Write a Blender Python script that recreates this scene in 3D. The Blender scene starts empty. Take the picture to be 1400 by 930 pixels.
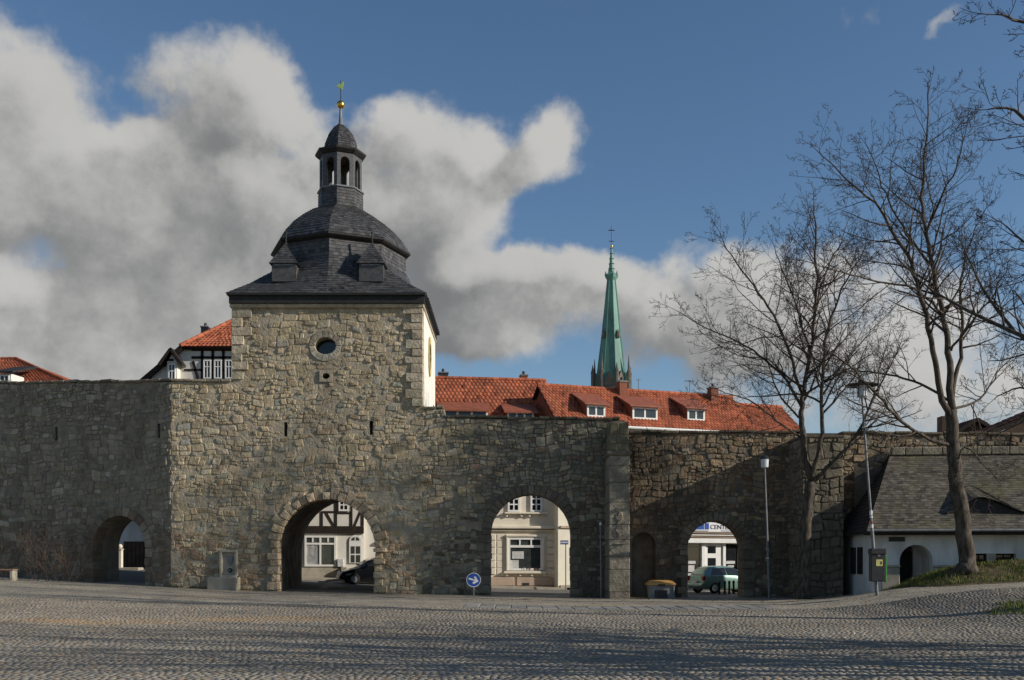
import bpy, math, random
import numpy as np
from mathutils import Vector, Matrix
R = math.radians
rnd = random.Random(7)
scene = bpy.context.scene
COL = scene.collection

# ------------------------------------------------------------------ camera
EYE = 1.6; FPX = 1400.0; HX, HY = 700.0, 770.0      # focal length in photo pixels, horizon point
cam_d = bpy.data.cameras.new('camera'); cam = bpy.data.objects.new('camera', cam_d); COL.objects.link(cam)
cam_d.sensor_width = 36; cam_d.lens = 36; cam_d.shift_y = (HY - 465) / 1400
cam_d.clip_start = 0.1; cam_d.clip_end = 6000
cam.location = (0, 0, EYE); cam.rotation_euler = (R(90), 0, 0)
scene.camera = cam

# ------------------------------------------------------------------ sky, sun, exposure
SUN_AZ = 14.0      # degrees in front of the wall plane, coming from the right
SUN_EL = 23.6
sx = math.cos(R(SUN_EL)) * math.cos(R(SUN_AZ)); sy = -math.cos(R(SUN_EL)) * math.sin(R(SUN_AZ)); sz = math.sin(R(SUN_EL))
sun_d = bpy.data.lights.new('sun', 'SUN'); sun_d.energy = 4.9; sun_d.angle = R(0.5); sun_d.color = (1.0, 0.93, 0.82)
sun = bpy.data.objects.new('sun', sun_d); COL.objects.link(sun)
sun.rotation_euler = Vector((sx, sy, sz)).to_track_quat('Z', 'Y').to_euler()
sun.location = (60, -15, 40)
scene.view_settings.view_transform = 'Standard'; scene.view_settings.look = 'None'
scene.view_settings.gamma = 1; scene.view_settings.exposure = 0.06
scene.view_settings.use_curve_mapping = False

world = bpy.data.worlds.new('World'); scene.world = world; world.use_nodes = True
SKY_STRENGTH = 0.098
def build_world():
    nt = world.node_tree; nt.nodes.clear(); N = nt.nodes; L = nt.links
    out = N.new('ShaderNodeOutputWorld'); bg = N.new('ShaderNodeBackground'); bg.inputs['Strength'].default_value = SKY_STRENGTH
    L.new(bg.outputs[0], out.inputs['Surface'])
    sky = N.new('ShaderNodeTexSky'); sky.sky_type = 'NISHITA'; sky.sun_disc = False
    sky.sun_elevation = R(SUN_EL); sky.sun_rotation = math.atan2(sx, sy)
    sky.altitude = 200; sky.air_density = 1.0; sky.dust_density = 0.3; sky.ozone_density = 2.5
    # cloud field as a node group: direction -> density
    g = bpy.data.node_groups.new('cloud_field', 'ShaderNodeTree')
    g.interface.new_socket('Dir', in_out='INPUT', socket_type='NodeSocketVector')
    g.interface.new_socket('Density', in_out='OUTPUT', socket_type='NodeSocketFloat')
    n = g.nodes; l = g.links
    gi = n.new('NodeGroupInput'); go = n.new('NodeGroupOutput')
    def math_(op, a, b=None, c=None):
        m = n.new('ShaderNodeMath'); m.operation = op
        for i, v in enumerate((a, b, c)):
            if v is None: continue
            if isinstance(v, (int, float)): m.inputs[i].default_value = v
            else: l.new(v, m.inputs[i])
        return m.outputs[0]
    wn = n.new('ShaderNodeTexNoise'); wn.inputs['Scale'].default_value = 9.0; wn.inputs['Detail'].default_value = 6
    l.new(gi.outputs[0], wn.inputs['Vector'])
    ws = n.new('ShaderNodeVectorMath'); ws.operation = 'MULTIPLY_ADD'
    l.new(wn.outputs['Color'], ws.inputs[0]); ws.inputs[1].default_value = (0.12,) * 3; ws.inputs[2].default_value = (-0.06,) * 3
    wa = n.new('ShaderNodeVectorMath'); wa.operation = 'ADD'; l.new(gi.outputs[0], wa.inputs[0]); l.new(ws.outputs[0], wa.inputs[1])
    sp = n.new('ShaderNodeSeparateXYZ'); l.new(wa.outputs[0], sp.inputs[0])
    yy = math_('MAXIMUM', sp.outputs[1], 0.15)
    u = math_('DIVIDE', sp.outputs[0], yy); v = math_('DIVIDE', sp.outputs[2], yy)
    cb = n.new('ShaderNodeCombineXYZ'); l.new(u, cb.inputs[0]); l.new(v, cb.inputs[1])
    blobs = [(30, 110, 210, 130, .62), (330, 110, 105, 80, .6), (70, 240, 250, 90, .55), (330, 270, 170, 120, .55), (60, 470, 230, 80, .55),
             (260, 410, 220, 100, .6), (400, 340, 130, 120, .45), (330, 470, 150, 70, .45), (30, 420, 150, 120, .35), (470, 250, 80, 70, .35), (590, 360, 80, 60, .4), (760, 400, 140, 50, .35), (1000, 440, 160, 45, .25), (-150, 300, 240, 300, .5), (25, 325, 70, 35, -.5), (185, 125, 45, 25, -.35), (360, 172, 55, 20, -.4), (100, 10, 60, 40, -.2), (235, 5, 70, 30, -.4), (482, 70, 60, 75, -.7), (462, 130, 42, 70, -.55), (120, 60, 40, 30, -.25), (650, 190, 50, 40, .3), (700, 300, 60, 26, -.25), (860, 300, 80, 30, -.3), (1000, 250, 160, 60, -.5), (1150, 160, 200, 110, -.5),
             (735, 145, 60, 40, .7), (690, 190, 66, 40, .55), (560, 175, 60, 55, .55), (630, 250, 62, 34, .5), (560, 300, 85, 60, .5), (660, 365, 120, 62, .6), (645, 300, 45, 20, -.3), (700, 235, 40, 40, -.3),
             (800, 355, 110, 45, .58), (920, 400, 120, 62, .58), (630, 440, 65, 36, .42), (1040, 390, 110, 52, .45), (1150, 410, 130, 80, .4),
             (1310, 500, 170, 80, .4), (1180, 545, 220, 60, .38), (1298, 20, 34, 12, .42), (960, 465, 140, 32, .3),
             (1650, 380, 260, 120, .5), (-500, 420, 260, 160, .5), (2100, 250, 260, 150, .5)]
    acc = None
    for (bx, by, rx, ry, w) in blobs:
        s = n.new('ShaderNodeVectorMath'); s.operation = 'SUBTRACT'; l.new(cb.outputs[0], s.inputs[0])
        s.inputs[1].default_value = ((bx + 12 - HX) / FPX, (HY - by - 24) / FPX, 0)
        m = n.new('ShaderNodeVectorMath'); m.operation = 'MULTIPLY'; l.new(s.outputs[0], m.inputs[0]); m.inputs[1].default_value = (FPX / rx, FPX / ry, 0)
        q = n.new('ShaderNodeVectorMath'); q.operation = 'DOT_PRODUCT'; l.new(m.outputs[0], q.inputs[0]); l.new(m.outputs[0], q.inputs[1])
        e = math_('POWER', 2.718, math_('MULTIPLY', q.outputs['Value'], -1.0))
        acc = math_('MULTIPLY', e, w) if acc is None else math_('MULTIPLY_ADD', e, w, acc)
    acc = math_('MINIMUM', acc, 0.85)
    nz = n.new('ShaderNodeTexNoise'); nz.inputs['Scale'].default_value = 8.0; nz.inputs['Detail'].default_value = 14; nz.inputs['Roughness'].default_value = 0.6
    l.new(gi.outputs[0], nz.inputs['Vector'])
    d = math_('MULTIPLY_ADD', nz.outputs['Fac'], 2.0, -1.0)
    d = math_('ADD', d, acc)
    l.new(d, go.inputs[0])
    tc = N.new('ShaderNodeTexCoord')
    g1 = N.new('ShaderNodeGroup'); g1.node_tree = g; L.new(tc.outputs['Generated'], g1.inputs[0])
    off = N.new('ShaderNodeVectorMath'); off.operation = 'ADD'; L.new(tc.outputs['Generated'], off.inputs[0]); off.inputs[1].default_value = (0.03, 0, 0.022)
    g2 = N.new('ShaderNodeGroup'); g2.node_tree = g; L.new(off.outputs[0], g2.inputs[0])
    def mr(src, a, b, c=0, dd=1):
        m = N.new('ShaderNodeMapRange'); m.interpolation_type = 'SMOOTHSTEP'; L.new(src, m.inputs[0])
        m.inputs[1].default_value = a; m.inputs[2].default_value = b; m.inputs[3].default_value = c; m.inputs[4].default_value = dd
        return m.outputs[0]
    alpha = mr(g1.outputs[0], 0.12, 0.62)
    df = N.new('ShaderNodeMath'); df.operation = 'SUBTRACT'; L.new(g1.outputs[0], df.inputs[0]); L.new(g2.outputs[0], df.inputs[1])
    lit = mr(df.outputs[0], -0.5, 0.4)
    thick = mr(g2.outputs[0], 0.1, 1.3, 1.0, 0.0)
    nz2 = N.new('ShaderNodeTexNoise'); nz2.inputs['Scale'].default_value = 3.2; nz2.inputs['Detail'].default_value = 9; L.new(tc.outputs['Generated'], nz2.inputs['Vector'])
    def mth(op, a, b):
        m = N.new('ShaderNodeMath'); m.operation = op
        for i, x in enumerate((a, b)):
            if isinstance(x, (int, float)): m.inputs[i].default_value = x
            else: L.new(x, m.inputs[i])
        return m.outputs[0]
    br = mth('ADD', mth('MULTIPLY', lit, 0.3), mth('ADD', mth('MULTIPLY', thick, 0.42), mth('MULTIPLY', nz2.outputs['Fac'], 1.2)))
    br = mr(br, 0.45, 1.42)
    cm = N.new('ShaderNodeMix'); cm.data_type = 'RGBA'; L.new(br, cm.inputs[0])
    k = 1.0 / SKY_STRENGTH
    cm.inputs[6].default_value = (.18 * k, .185 * k, .19 * k, 1); cm.inputs[7].default_value = (.52 * k, .515 * k, .50 * k, 1)
    hs = N.new('ShaderNodeHueSaturation'); hs.inputs['Saturation'].default_value = 1.08; hs.inputs['Value'].default_value = 1.0; L.new(sky.outputs[0], hs.inputs['Color'])
    mx = N.new('ShaderNodeMix'); mx.data_type = 'RGBA'; L.new(alpha, mx.inputs[0]); L.new(hs.outputs[0], mx.inputs[6]); L.new(cm.outputs[2], mx.inputs[7])
    L.new(mx.outputs[2], bg.inputs['Color'])
    world.cycles.sampling_method = 'MANUAL'; world.cycles.sample_map_resolution = 512
build_world()

# ------------------------------------------------------------------ materials
MATS = {}
def mk(name, col, col2=None, scale=4.0, rough=0.8, bump=0.0, bscale=30.0, attr=False, metal=0.0, spec=0.3, bdist=.03, stretch=(1, 1, 1), stain=None, stain_scale=0.6, stain_amt=0.0, detail=5, contrast=(0.35, 0.65), xgrad=None):
    m = bpy.data.materials.new(name); m.use_nodes = True; nt = m.node_tree; N = nt.nodes; L = nt.links
    b = N['Principled BSDF']; b.inputs['Roughness'].default_value = rough; b.inputs['Metallic'].default_value = metal; b.inputs['Specular IOR Level'].default_value = spec
    geo = N.new('ShaderNodeNewGeometry')
    mp = N.new('ShaderNodeMapping'); mp.inputs['Scale'].default_value = stretch; L.new(geo.outputs['Position'], mp.inputs[0])
    c2 = col2 or tuple(x * 0.75 for x in col)
    nz = N.new('ShaderNodeTexNoise'); nz.inputs['Scale'].default_value = scale; nz.inputs['Detail'].default_value = detail; L.new(mp.outputs[0], nz.inputs['Vector'])
    mr = N.new('ShaderNodeMapRange'); mr.inputs[1].default_value, mr.inputs[2].default_value = contrast; L.new(nz.outputs['Fac'], mr.inputs[0])
    mx = N.new('ShaderNodeMix'); mx.data_type = 'RGBA'; L.new(mr.outputs[0], mx.inputs[0]); mx.inputs[6].default_value = (*col, 1); mx.inputs[7].default_value = (*c2, 1)
    cur = mx.outputs[2]
    if attr:
        at = N.new('ShaderNodeAttribute'); at.attribute_name = 'col'
        mu = N.new('ShaderNodeMix'); mu.data_type = 'RGBA'; mu.blend_type = 'MULTIPLY'; mu.inputs[0].default_value = 1; L.new(cur, mu.inputs[6]); L.new(at.outputs['Color'], mu.inputs[7]); cur = mu.outputs[2]
    if stain:
        ms = N.new('ShaderNodeMapping'); ms.inputs['Scale'].default_value = (1, 1, 0.35); L.new(geo.outputs['Position'], ms.inputs[0])
        n2 = N.new('ShaderNodeTexNoise'); n2.inputs['Scale'].default_value = stain_scale; n2.inputs['Detail'].default_value = 7; n2.inputs['Roughness'].default_value = 0.62; L.new(ms.outputs[0], n2.inputs['Vector'])
        r2 = N.new('ShaderNodeMapRange'); r2.inputs[1].default_value = 0.48; r2.inputs[2].default_value = 0.72; r2.inputs[4].default_value = stain_amt; L.new(n2.outputs['Fac'], r2.inputs[0])
        m2 = N.new('ShaderNodeMix'); m2.data_type = 'RGBA'; L.new(r2.outputs[0], m2.inputs[0]); L.new(cur, m2.inputs[6]); m2.inputs[7].default_value = (*stain, 1); cur = m2.outputs[2]
    if xgrad:      # soot and shade in the colour, growing along the wall, with a ragged edge
        x0, x1, xc = xgrad; sp = N.new('ShaderNodeSeparateXYZ'); L.new(geo.outputs['Position'], sp.inputs[0])
        n3 = N.new('ShaderNodeTexNoise'); n3.inputs['Scale'].default_value = .8; n3.inputs['Detail'].default_value = 6; L.new(geo.outputs['Position'], n3.inputs['Vector'])
        ma = N.new('ShaderNodeMath'); ma.operation = 'MULTIPLY_ADD'; ma.inputs[1].default_value = (x1 - x0) * 1.6; L.new(n3.outputs['Fac'], ma.inputs[0]); L.new(sp.outputs[0], ma.inputs[2])
        r3 = N.new('ShaderNodeMapRange'); r3.inputs[1].default_value = x0 + (x1 - x0) * .8; r3.inputs[2].default_value = x1 + (x1 - x0) * .8; L.new(ma.outputs[0], r3.inputs[0])
        m3 = N.new('ShaderNodeMix'); m3.data_type = 'RGBA'; L.new(r3.outputs[0], m3.inputs[0]); L.new(cur, m3.inputs[6]); m3.inputs[7].default_value = (*xc, 1); cur = m3.outputs[2]
    L.new(cur, b.inputs['Base Color'])
    if bump:
        bz = N.new('ShaderNodeTexNoise'); bz.inputs['Scale'].default_value = bscale; bz.inputs['Detail'].default_value = 7; bz.inputs['Roughness'].default_value = 0.6; L.new(mp.outputs[0], bz.inputs['Vector'])
        bp = N.new('ShaderNodeBump'); bp.inputs['Strength'].default_value = bump; bp.inputs['Distance'].default_value = bdist; L.new(bz.outputs['Fac'], bp.inputs['Height']); L.new(bp.outputs[0], b.inputs['Normal'])
    MATS[name] = m
    return m
mk('stone', (1.04, 1, .95), (.72, .68, .61), 3.5, .92, 1.0, 8, attr=True, spec=.1, bdist=.05, stain=(.07, .062, .05), stain_scale=.45, stain_amt=.5)
mk('stone_soot_shade', (1.0, .97, .92), (.66, .63, .57), 3.5, .92, 1.0, 8, attr=True, spec=.1, bdist=.05, stain=(.035, .031, .026), stain_scale=.32, stain_amt=.85)  # sooty stone, its dark tone also deepens the wall's shade by colour
mk('mortar', (.42, .36, .265), (.32, .275, .205), 3, .95, 1.0, 9, spec=.05, bdist=.06, stain=(.07, .062, .05), stain_scale=.45, stain_amt=.5)
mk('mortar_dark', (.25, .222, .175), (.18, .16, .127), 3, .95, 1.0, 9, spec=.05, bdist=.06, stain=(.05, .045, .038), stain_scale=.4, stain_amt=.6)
mk('mortar_soot_shade', (.17, .15, .118), (.105, .093, .075), 3, .95, 1.0, 9, spec=.05, bdist=.06, stain=(.03, .027, .023), stain_scale=.32, stain_amt=.85)  # sooty mortar, darkened further to carry the wall's shade in its colour
mk('mortar_mid', (.40, .345, .255), (.30, .26, .195), 3, .95, 1.0, 9, spec=.05, bdist=.06, stain=(.05, .045, .038), stain_scale=.32, stain_amt=.7, xgrad=(-4.4, -0.4, (.15, .132, .104)))
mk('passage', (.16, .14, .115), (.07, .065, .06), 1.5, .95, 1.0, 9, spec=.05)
mk('white_plaster', (.70, .67, .60), (.62, .59, .53), 1.2, .85, .15, 40, spec=.2, stain=(.52, .5, .45), stain_scale=.9, stain_amt=.5)
mk('house_plaster', (.70, .69, .66), (.57, .56, .54), .9, .85, .2, 30, spec=.2, stain=(.3, .285, .26), stain_scale=1.3, stain_amt=.65)
mk('white_paint', (.78, .77, .74), (.7, .69, .66), 3, .5, .05, 40)
mk('cream_plaster', (.72, .66, .54), (.64, .58, .47), 1.2, .85, .12, 30, spec=.2, stain=(.5, .44, .36), stain_scale=1.0, stain_amt=.35)
mk('pale_plaster', (.76, .71, .58), (.68, .63, .52), 1.2, .85, .12, 30, spec=.2)
mk('pink_stone', (.48, .36, .28), (.36, .28, .22), 3, .85, .4, 20, spec=.15)
mk('slate', (.085, .083, .084), (.05, .05, .052), 8, .55, .35, 40, attr=True, spec=.4)
mk('old_slate', (.15, .13, .10), (.08, .07, .058), 5, .8, .5, 30, attr=True, spec=.25, stain=(.11, .10, .045), stain_scale=.8, stain_amt=.7)
mk('dark_board', (.03, .029, .028), (.018, .018, .018), 6, .7, .3, 30, spec=.25)
mk('lead', (.18, .19, .2), (.11, .115, .12), 6, .5, .1, 30, spec=.4)
mk('red_tile', (.46, .14, .07), (.34, .10, .052), 2, .85, .3, 30, attr=True, spec=.15, stain=(.14, .065, .04), stain_scale=.9, stain_amt=.55)
mk('brown_tile', (.13, .062, .045), (.075, .042, .034), 3, .85, .4, 30, attr=True, spec=.15)
mk('dormer_tin', (.30, .095, .05), (.22, .07, .04), 3, .6, .1, 20, spec=.3)
mk('red_brick', (.26, .10, .065), (.19, .08, .05), 6, .9, .5, 30, spec=.1)
mk('timber', (.035, .025, .02), (.02, .016, .014), 10, .8, .4, 30, spec=.15, stretch=(1, 1, .3))
mk('glass_dark', (.018, .02, .023), (.012, .013, .015), 3, .07, 0, spec=.6)
mk('glass_shop', (.05, .06, .06), (.03, .036, .036), 2, .06, 0, spec=.6)
mk('metal_grey', (.20, .205, .21), (.14, .145, .15), 5, .55, .1, 40, metal=.3)
mk('metal_dark', (.03, .03, .032), (.02, .02, .022), 5, .5, .05, 40, spec=.4)
mk('gold', (.80, .50, .10), (.62, .36, .06), 5, .28, .05, 30, metal=1.0)
mk('vane_green', (.35, .48, .16), (.28, .38, .12), 5, .5, 0)
mk('copper', (.15, .30, .245), (.085, .205, .17), .35, .6, .2, 3, spec=.3, stretch=(1, 1, .15), stain=(.05, .085, .07), stain_scale=.3, stain_amt=.7)
mk('church_stone', (.16, .14, .115), (.10, .09, .075), .5, .9, .3, 3)
mk('bark', (.115, .095, .075), (.045, .037, .03), 9, .9, 1.0, 12, spec=.1, stretch=(1, 1, .35))
mk('twig', (.085, .066, .054), (.05, .04, .034), 5, .85, .2, 20, spec=.15)
mk('shrub_twig', (.11, .075, .055), (.06, .045, .035), 5, .9, .2, 20, spec=.1)
mk('asphalt', (.16, .15, .135), (.11, .105, .098), 1.5, .9, .5, 60, spec=.2)
mk('pavement', (.34, .30, .24), (.27, .24, .195), 2, .9, .3, 30, spec=.15)
mk('cobble', (1, 1, 1), (.72, .71, .7), 14, .75, .5, 60, attr=True, spec=.3, stain=(.075, .07, .062), stain_scale=.35, stain_amt=.5)
mk('slab', (.26, .25, .235), (.19, .185, .175), 3, .8, .4, 40, attr=True, spec=.25)
mk('soil', (.12, .095, .055), (.07, .06, .035), 5, .95, .8, 14, spec=.05)
mk('grass', (1, 1, 1), (.75, .8, .7), 2, .8, 0, attr=True, spec=.1)
mk('blue_enamel', (.02, .085, .36), (.018, .07, .3), 3, .35, 0, spec=.5)
mk('white_enamel', (.78, .78, .78), (.7, .7, .7), 3, .35, 0, spec=.5)
mk('bin_grey', (.22, .22, .21), (.16, .16, .155), 4, .7, .2, 20)
mk('bin_orange', (.52, .29, .09), (.42, .23, .07), 4, .5, .1, 20)
mk('bin_green', (.06, .32, .05), (.05, .25, .04), 4, .4, 0)
mk('label_yellow', (.62, .55, .2), (.5, .45, .17), 6, .5, 0)
mk('car_green', (.24, .38, .33), (.22, .35, .30), 2, .22, 0, spec=.7, metal=.35)
mk('car_dark', (.008, .009, .012), (.006, .007, .01), 2, .2, 0, spec=.6)
mk('rubber', (.012, .012, .012), (.01, .01, .01), 8, .8, .2, 30)
mk('rim', (.45, .46, .47), (.35, .36, .37), 6, .35, 0, metal=.8)
mk('tail_red', (.35, .012, .015), (.3, .01, .012), 6, .2, 0, spec=.6)
mk('lamp_clear', (.62, .64, .66), (.55, .57, .6), 5, .2, 0, spec=.5)
mk('paper', (.6, .6, .58), (.42, .42, .41), 9, .7, 0)
mk('poster', (.42, .42, .42), (.24, .24, .24), 2.2, .5, 0)
mk('poster_light', (.58, .56, .54), (.45, .44, .43), 4, .5, 0)
mk('sign_board', (.42, .43, .46), (.38, .39, .42), 2, .5, 0)
mk('sign_letter', (.06, .07, .10), (.05, .06, .08), 2, .5, 0)
mk('bench_wood', (.34, .19, .12), (.25, .14, .09), 4, .7, .3, 20, stretch=(.2, 1, 1))
mk('pale_stone', (.40, .36, .29), (.31, .28, .22), 3, .85, .4, 18, spec=.1, stain=(.1, .09, .075), stain_scale=1.2, stain_amt=.5)
mk('bronze', (.05, .055, .045), (.035, .04, .03), 6, .5, .1, 30, metal=.5)
mk('moss', (.05, .055, .022), (.032, .035, .018), 6, .95, .8, 20, spec=.05)
mk('brown_wall', (.11, .075, .055), (.075, .055, .042), 2, .9, .4, 12, spec=.1)

def ground_material():
    m = bpy.data.materials.new('ground'); m.use_nodes = True; nt = m.node_tree; N = nt.nodes; L = nt.links
    b = N['Principled BSDF']; b.inputs['Roughness'].default_value = .85; b.inputs['Specular IOR Level'].default_value = .2
    geo = N.new('ShaderNodeNewGeometry')
    def noise(sc, det=5, st=(1, 1, 1)):
        mp = N.new('ShaderNodeMapping'); mp.inputs['Scale'].default_value = st; L.new(geo.outputs['Position'], mp.inputs[0])
        z = N.new('ShaderNodeTexNoise'); z.inputs['Scale'].default_value = sc; z.inputs['Detail'].default_value = det; L.new(mp.outputs[0], z.inputs['Vector']); return z.outputs['Fac']
    def mix(f, a, c, lo=.4, hi=.62, amt=1):
        r = N.new('ShaderNodeMapRange'); r.inputs[1].default_value = lo; r.inputs[2].default_value = hi; r.inputs[4].default_value = amt; L.new(f, r.inputs[0])
        x = N.new('ShaderNodeMix'); x.data_type = 'RGBA'; L.new(r.outputs[0], x.inputs[0])
        for i, v in ((6, a), (7, c)):
            if isinstance(v, tuple): x.inputs[i].default_value = (*v, 1)
            else: L.new(v, x.inputs[i])
        return x.outputs[2]
    base = mix(noise(1.3), (.40, .35, .27), (.29, .255, .205))
    base = mix(noise(.22, 6, (.6, 1, 1)), base, (.36, .26, .15), .55, .7, .75)       # sandy patches
    base = mix(noise(.18, 6, (.25, 1, 1)), base, (.15, .14, .125), .52, .68, .5)
    vo = N.new('ShaderNodeTexVoronoi'); vo.feature = 'DISTANCE_TO_EDGE'; vo.inputs['Scale'].default_value = 6.5; L.new(geo.outputs['Position'], vo.inputs['Vector'])
    vr = N.new('ShaderNodeMapRange'); vr.inputs[1].default_value = 0; vr.inputs[2].default_value = .12; L.new(vo.outputs['Distance'], vr.inputs[0])
    x = N.new('ShaderNodeMix'); x.data_type = 'RGBA'; L.new(vr.outputs[0], x.inputs[0]); x.inputs[6].default_value = (.13, .115, .09, 1); L.new(base, x.inputs[7])
    L.new(x.outputs[2], b.inputs['Base Color'])
    bp = N.new('ShaderNodeBump'); bp.inputs['Strength'].default_value = .7; bp.inputs['Distance'].default_value = .02; L.new(vr.outputs[0], bp.inputs['Height']); L.new(bp.outputs[0], b.inputs['Normal'])
    MATS['ground'] = m
ground_material()

# ------------------------------------------------------------------ mesh helpers
class MB:
    """collects faces; build() links them as ONE mesh object"""
    def __init__(s): s.v = []; s.f = []; s.c = []
    def add(s, vs, fs, col=None):
        o = len(s.v); s.v.extend(vs); s.f.extend([tuple(i + o for i in f) for f in fs]); s.c.extend([col or (1, 1, 1)] * len(fs)); return s
    def poly(s, pts, col=None): return s.add(list(pts), [tuple(range(len(pts)))], col)
    def box(s, x0, x1, y0, y1, z0, z1, col=None, bev=0.0):
        if bev <= 0:
            vs = [(x0, y0, z0), (x1, y0, z0), (x1, y1, z0), (x0, y1, z0), (x0, y0, z1), (x1, y0, z1), (x1, y1, z1), (x0, y1, z1)]
            return s.add(vs, [(0, 3, 2, 1), (4, 5, 6, 7), (0, 1, 5, 4), (1, 2, 6, 5), (2, 3, 7, 6), (3, 0, 4, 7)], col)
        b = min(bev, (x1 - x0) * .4, (y1 - y0) * .4, (z1 - z0) * .4)
        def ring(i, z): return [(x0 + i, y0, z), (x1 - i, y0, z), (x1, y0 + i, z), (x1, y1 - i, z), (x1 - i, y1, z), (x0 + i, y1, z), (x0, y1 - i, z), (x0, y0 + i, z)]
        def ring2(z): return [(x0 + b, y0 + b, z)] * 0 + [(x0 + 1.3 * b, y0 + b, z), (x1 - 1.3 * b, y0 + b, z), (x1 - b, y0 + 1.3 * b, z), (x1 - b, y1 - 1.3 * b, z), (x1 - 1.3 * b, y1 - b, z), (x0 + 1.3 * b, y1 - b, z), (x0 + b, y1 - 1.3 * b, z), (x0 + b, y0 + 1.3 * b, z)]
        rs = [ring2(z0), ring(b, z0 + b), ring(b, z1 - b), ring2(z1)]
        vs = sum(rs, []); fs = [tuple(range(7, -1, -1)), tuple(range(24, 32))]
        for k in range(3):
            for i in range(8):
                j = (i + 1) % 8; fs.append((k * 8 + i, k * 8 + j, k * 8 + 8 + j, k * 8 + 8 + i))
        return s.add(vs, fs, col)
    def loft(s, rings, col=None, cap0=True, cap1=True, closed=True):
        n = len(rings[0]); vs = [tuple(p) for r in rings for p in r]; fs = []
        for k in range(len(rings) - 1):
            for i in range(n if closed else n - 1):
                j = (i + 1) % n; fs.append((k * n + i, k * n + j, (k + 1) * n + j, (k + 1) * n + i))
        if cap0: fs.append(tuple(range(n - 1, -1, -1)))
        if cap1: fs.append(tuple(range((len(rings) - 1) * n, len(rings) * n)))
        return s.add(vs, fs, col)
    def prism(s, pts, y0, y1, col=None):
        """polygon in (x,z), extruded along y"""
        return s.loft([[(x, y0, z) for x, z in pts], [(x, y1, z) for x, z in pts]], col)
    def lathe(s, prof, n=16, cx=0, cy=0, rot=0, col=None, cap0=True, cap1=True):
        return s.loft([[(cx + r * math.cos(rot + 2 * math.pi * i / n), cy + r * math.sin(rot + 2 * math.pi * i / n), z) for i in range(n)] for r, z in prof], col, cap0, cap1)
    def tube(s, pts, rad, n=8, col=None):
        pts = [Vector(p) for p in pts]; rs = []
        for i, p in enumerate(pts):
            t = (pts[min(i + 1, len(pts) - 1)] - pts[max(i - 1, 0)]).normalized()
            a = t.cross(Vector((0.31, 0.95, 0.05))); a = a.normalized() if a.length > 1e-4 else Vector((1, 0, 0)); b = t.cross(a)
            r = rad[i] if isinstance(rad, (list, tuple)) else rad
            rs.append([tuple(p + a * (r * math.cos(2 * math.pi * k / n)) + b * (r * math.sin(2 * math.pi * k / n))) for k in range(n)])
        return s.loft(rs, col)
    def bar(s, a, b, w, d, col=None, up=(0, 1, 0)):
        """rectangular bar from a to b, width w across, depth d along up"""
        a, b = Vector(a), Vector(b); t = (b - a).normalized(); u = Vector(up); u = (u - t * u.dot(t)).normalized(); q = t.cross(u)
        rs = [[tuple(p + q * (w / 2 * i) + u * (d / 2 * j)) for i, j in ((-1, -1), (1, -1), (1, 1), (-1, 1))] for p in (a, b)]
        return s.loft(rs, col)
    def sphere(s, c, r, n=16, m=10, col=None, sc=(1, 1, 1)):
        rs = []
        for k in range(1, m):
            t = math.pi * k / m
            rs.append([(c[0] + sc[0] * r * math.sin(t) * math.cos(2 * math.pi * i / n), c[1] + sc[1] * r * math.sin(t) * math.sin(2 * math.pi * i / n), c[2] - sc[2] * r * math.cos(t)) for i in range(n)])
        return s.loft(rs, col)
    def mesh(s, name):
        me = bpy.data.meshes.new(name); me.from_pydata(s.v, [], s.f)
        a = me.attributes.new('col', 'FLOAT_COLOR', 'FACE')
        arr = np.ones((len(s.f), 4), np.float32); arr[:, :3] = np.array(s.c, np.float32).reshape(-1, 3); a.data.foreach_set('color', arr.ravel())
        return me
    def build(s, name, m, parent=None, smooth=False, label=None, kind=None):
        me = s.mesh(name); me.materials.append(MATS[m])
        if smooth: me.shade_smooth()
        o = bpy.data.objects.new(name, me); COL.objects.link(o); o.parent = parent
        if label: o['label'] = label
        if kind: o['kind'] = kind
        return o
def np_mesh(name, V, F, C, m, parent=None, kind=None, label=None):
    """fast mesh from numpy quads F (k,4) or tris (k,3) with per-face colours"""
    me = bpy.data.meshes.new(name); nf, k = F.shape
    me.vertices.add(len(V)); me.vertices.foreach_set('co', V.astype(np.float32).ravel())
    me.loops.add(nf * k); me.loops.foreach_set('vertex_index', F.astype(np.int32).ravel())
    me.polygons.add(nf); me.polygons.foreach_set('loop_start', np.arange(0, nf * k, k, dtype=np.int32)); me.polygons.foreach_set('loop_total', np.full(nf, k, np.int32))
    me.update(calc_edges=True)
    a = me.attributes.new('col', 'FLOAT_COLOR', 'FACE'); arr = np.ones((nf, 4), np.float32); arr[:, :3] = C; a.data.foreach_set('color', arr.ravel())
    me.materials.append(MATS[m]); o = bpy.data.objects.new(name, me); COL.objects.link(o); o.parent = parent
    if kind: o['kind'] = kind
    if label: o['label'] = label
    return o
def thing(name, label, cat, loc=(0, 0, 0), rz=0.0, group=None):
    o = bpy.data.objects.new(name, None); COL.objects.link(o); o.location = loc; o.rotation_euler = (0, 0, rz); o.empty_display_size = .3
    o['label'] = label; o['category'] = cat
    if group: o['group'] = group
    return o
def ray(px, py): return Vector(((px - HX) / FPX, 1.0, (HY - py) / FPX))
def P(px, py, Y): d = ray(px, py); return Vector((d.x * Y, Y, EYE + d.z * Y))
def px_X(px, Y): return (px - HX) / FPX * Y
def py_Z(py, Y): return EYE + (HY - py) / FPX * Y
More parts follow.
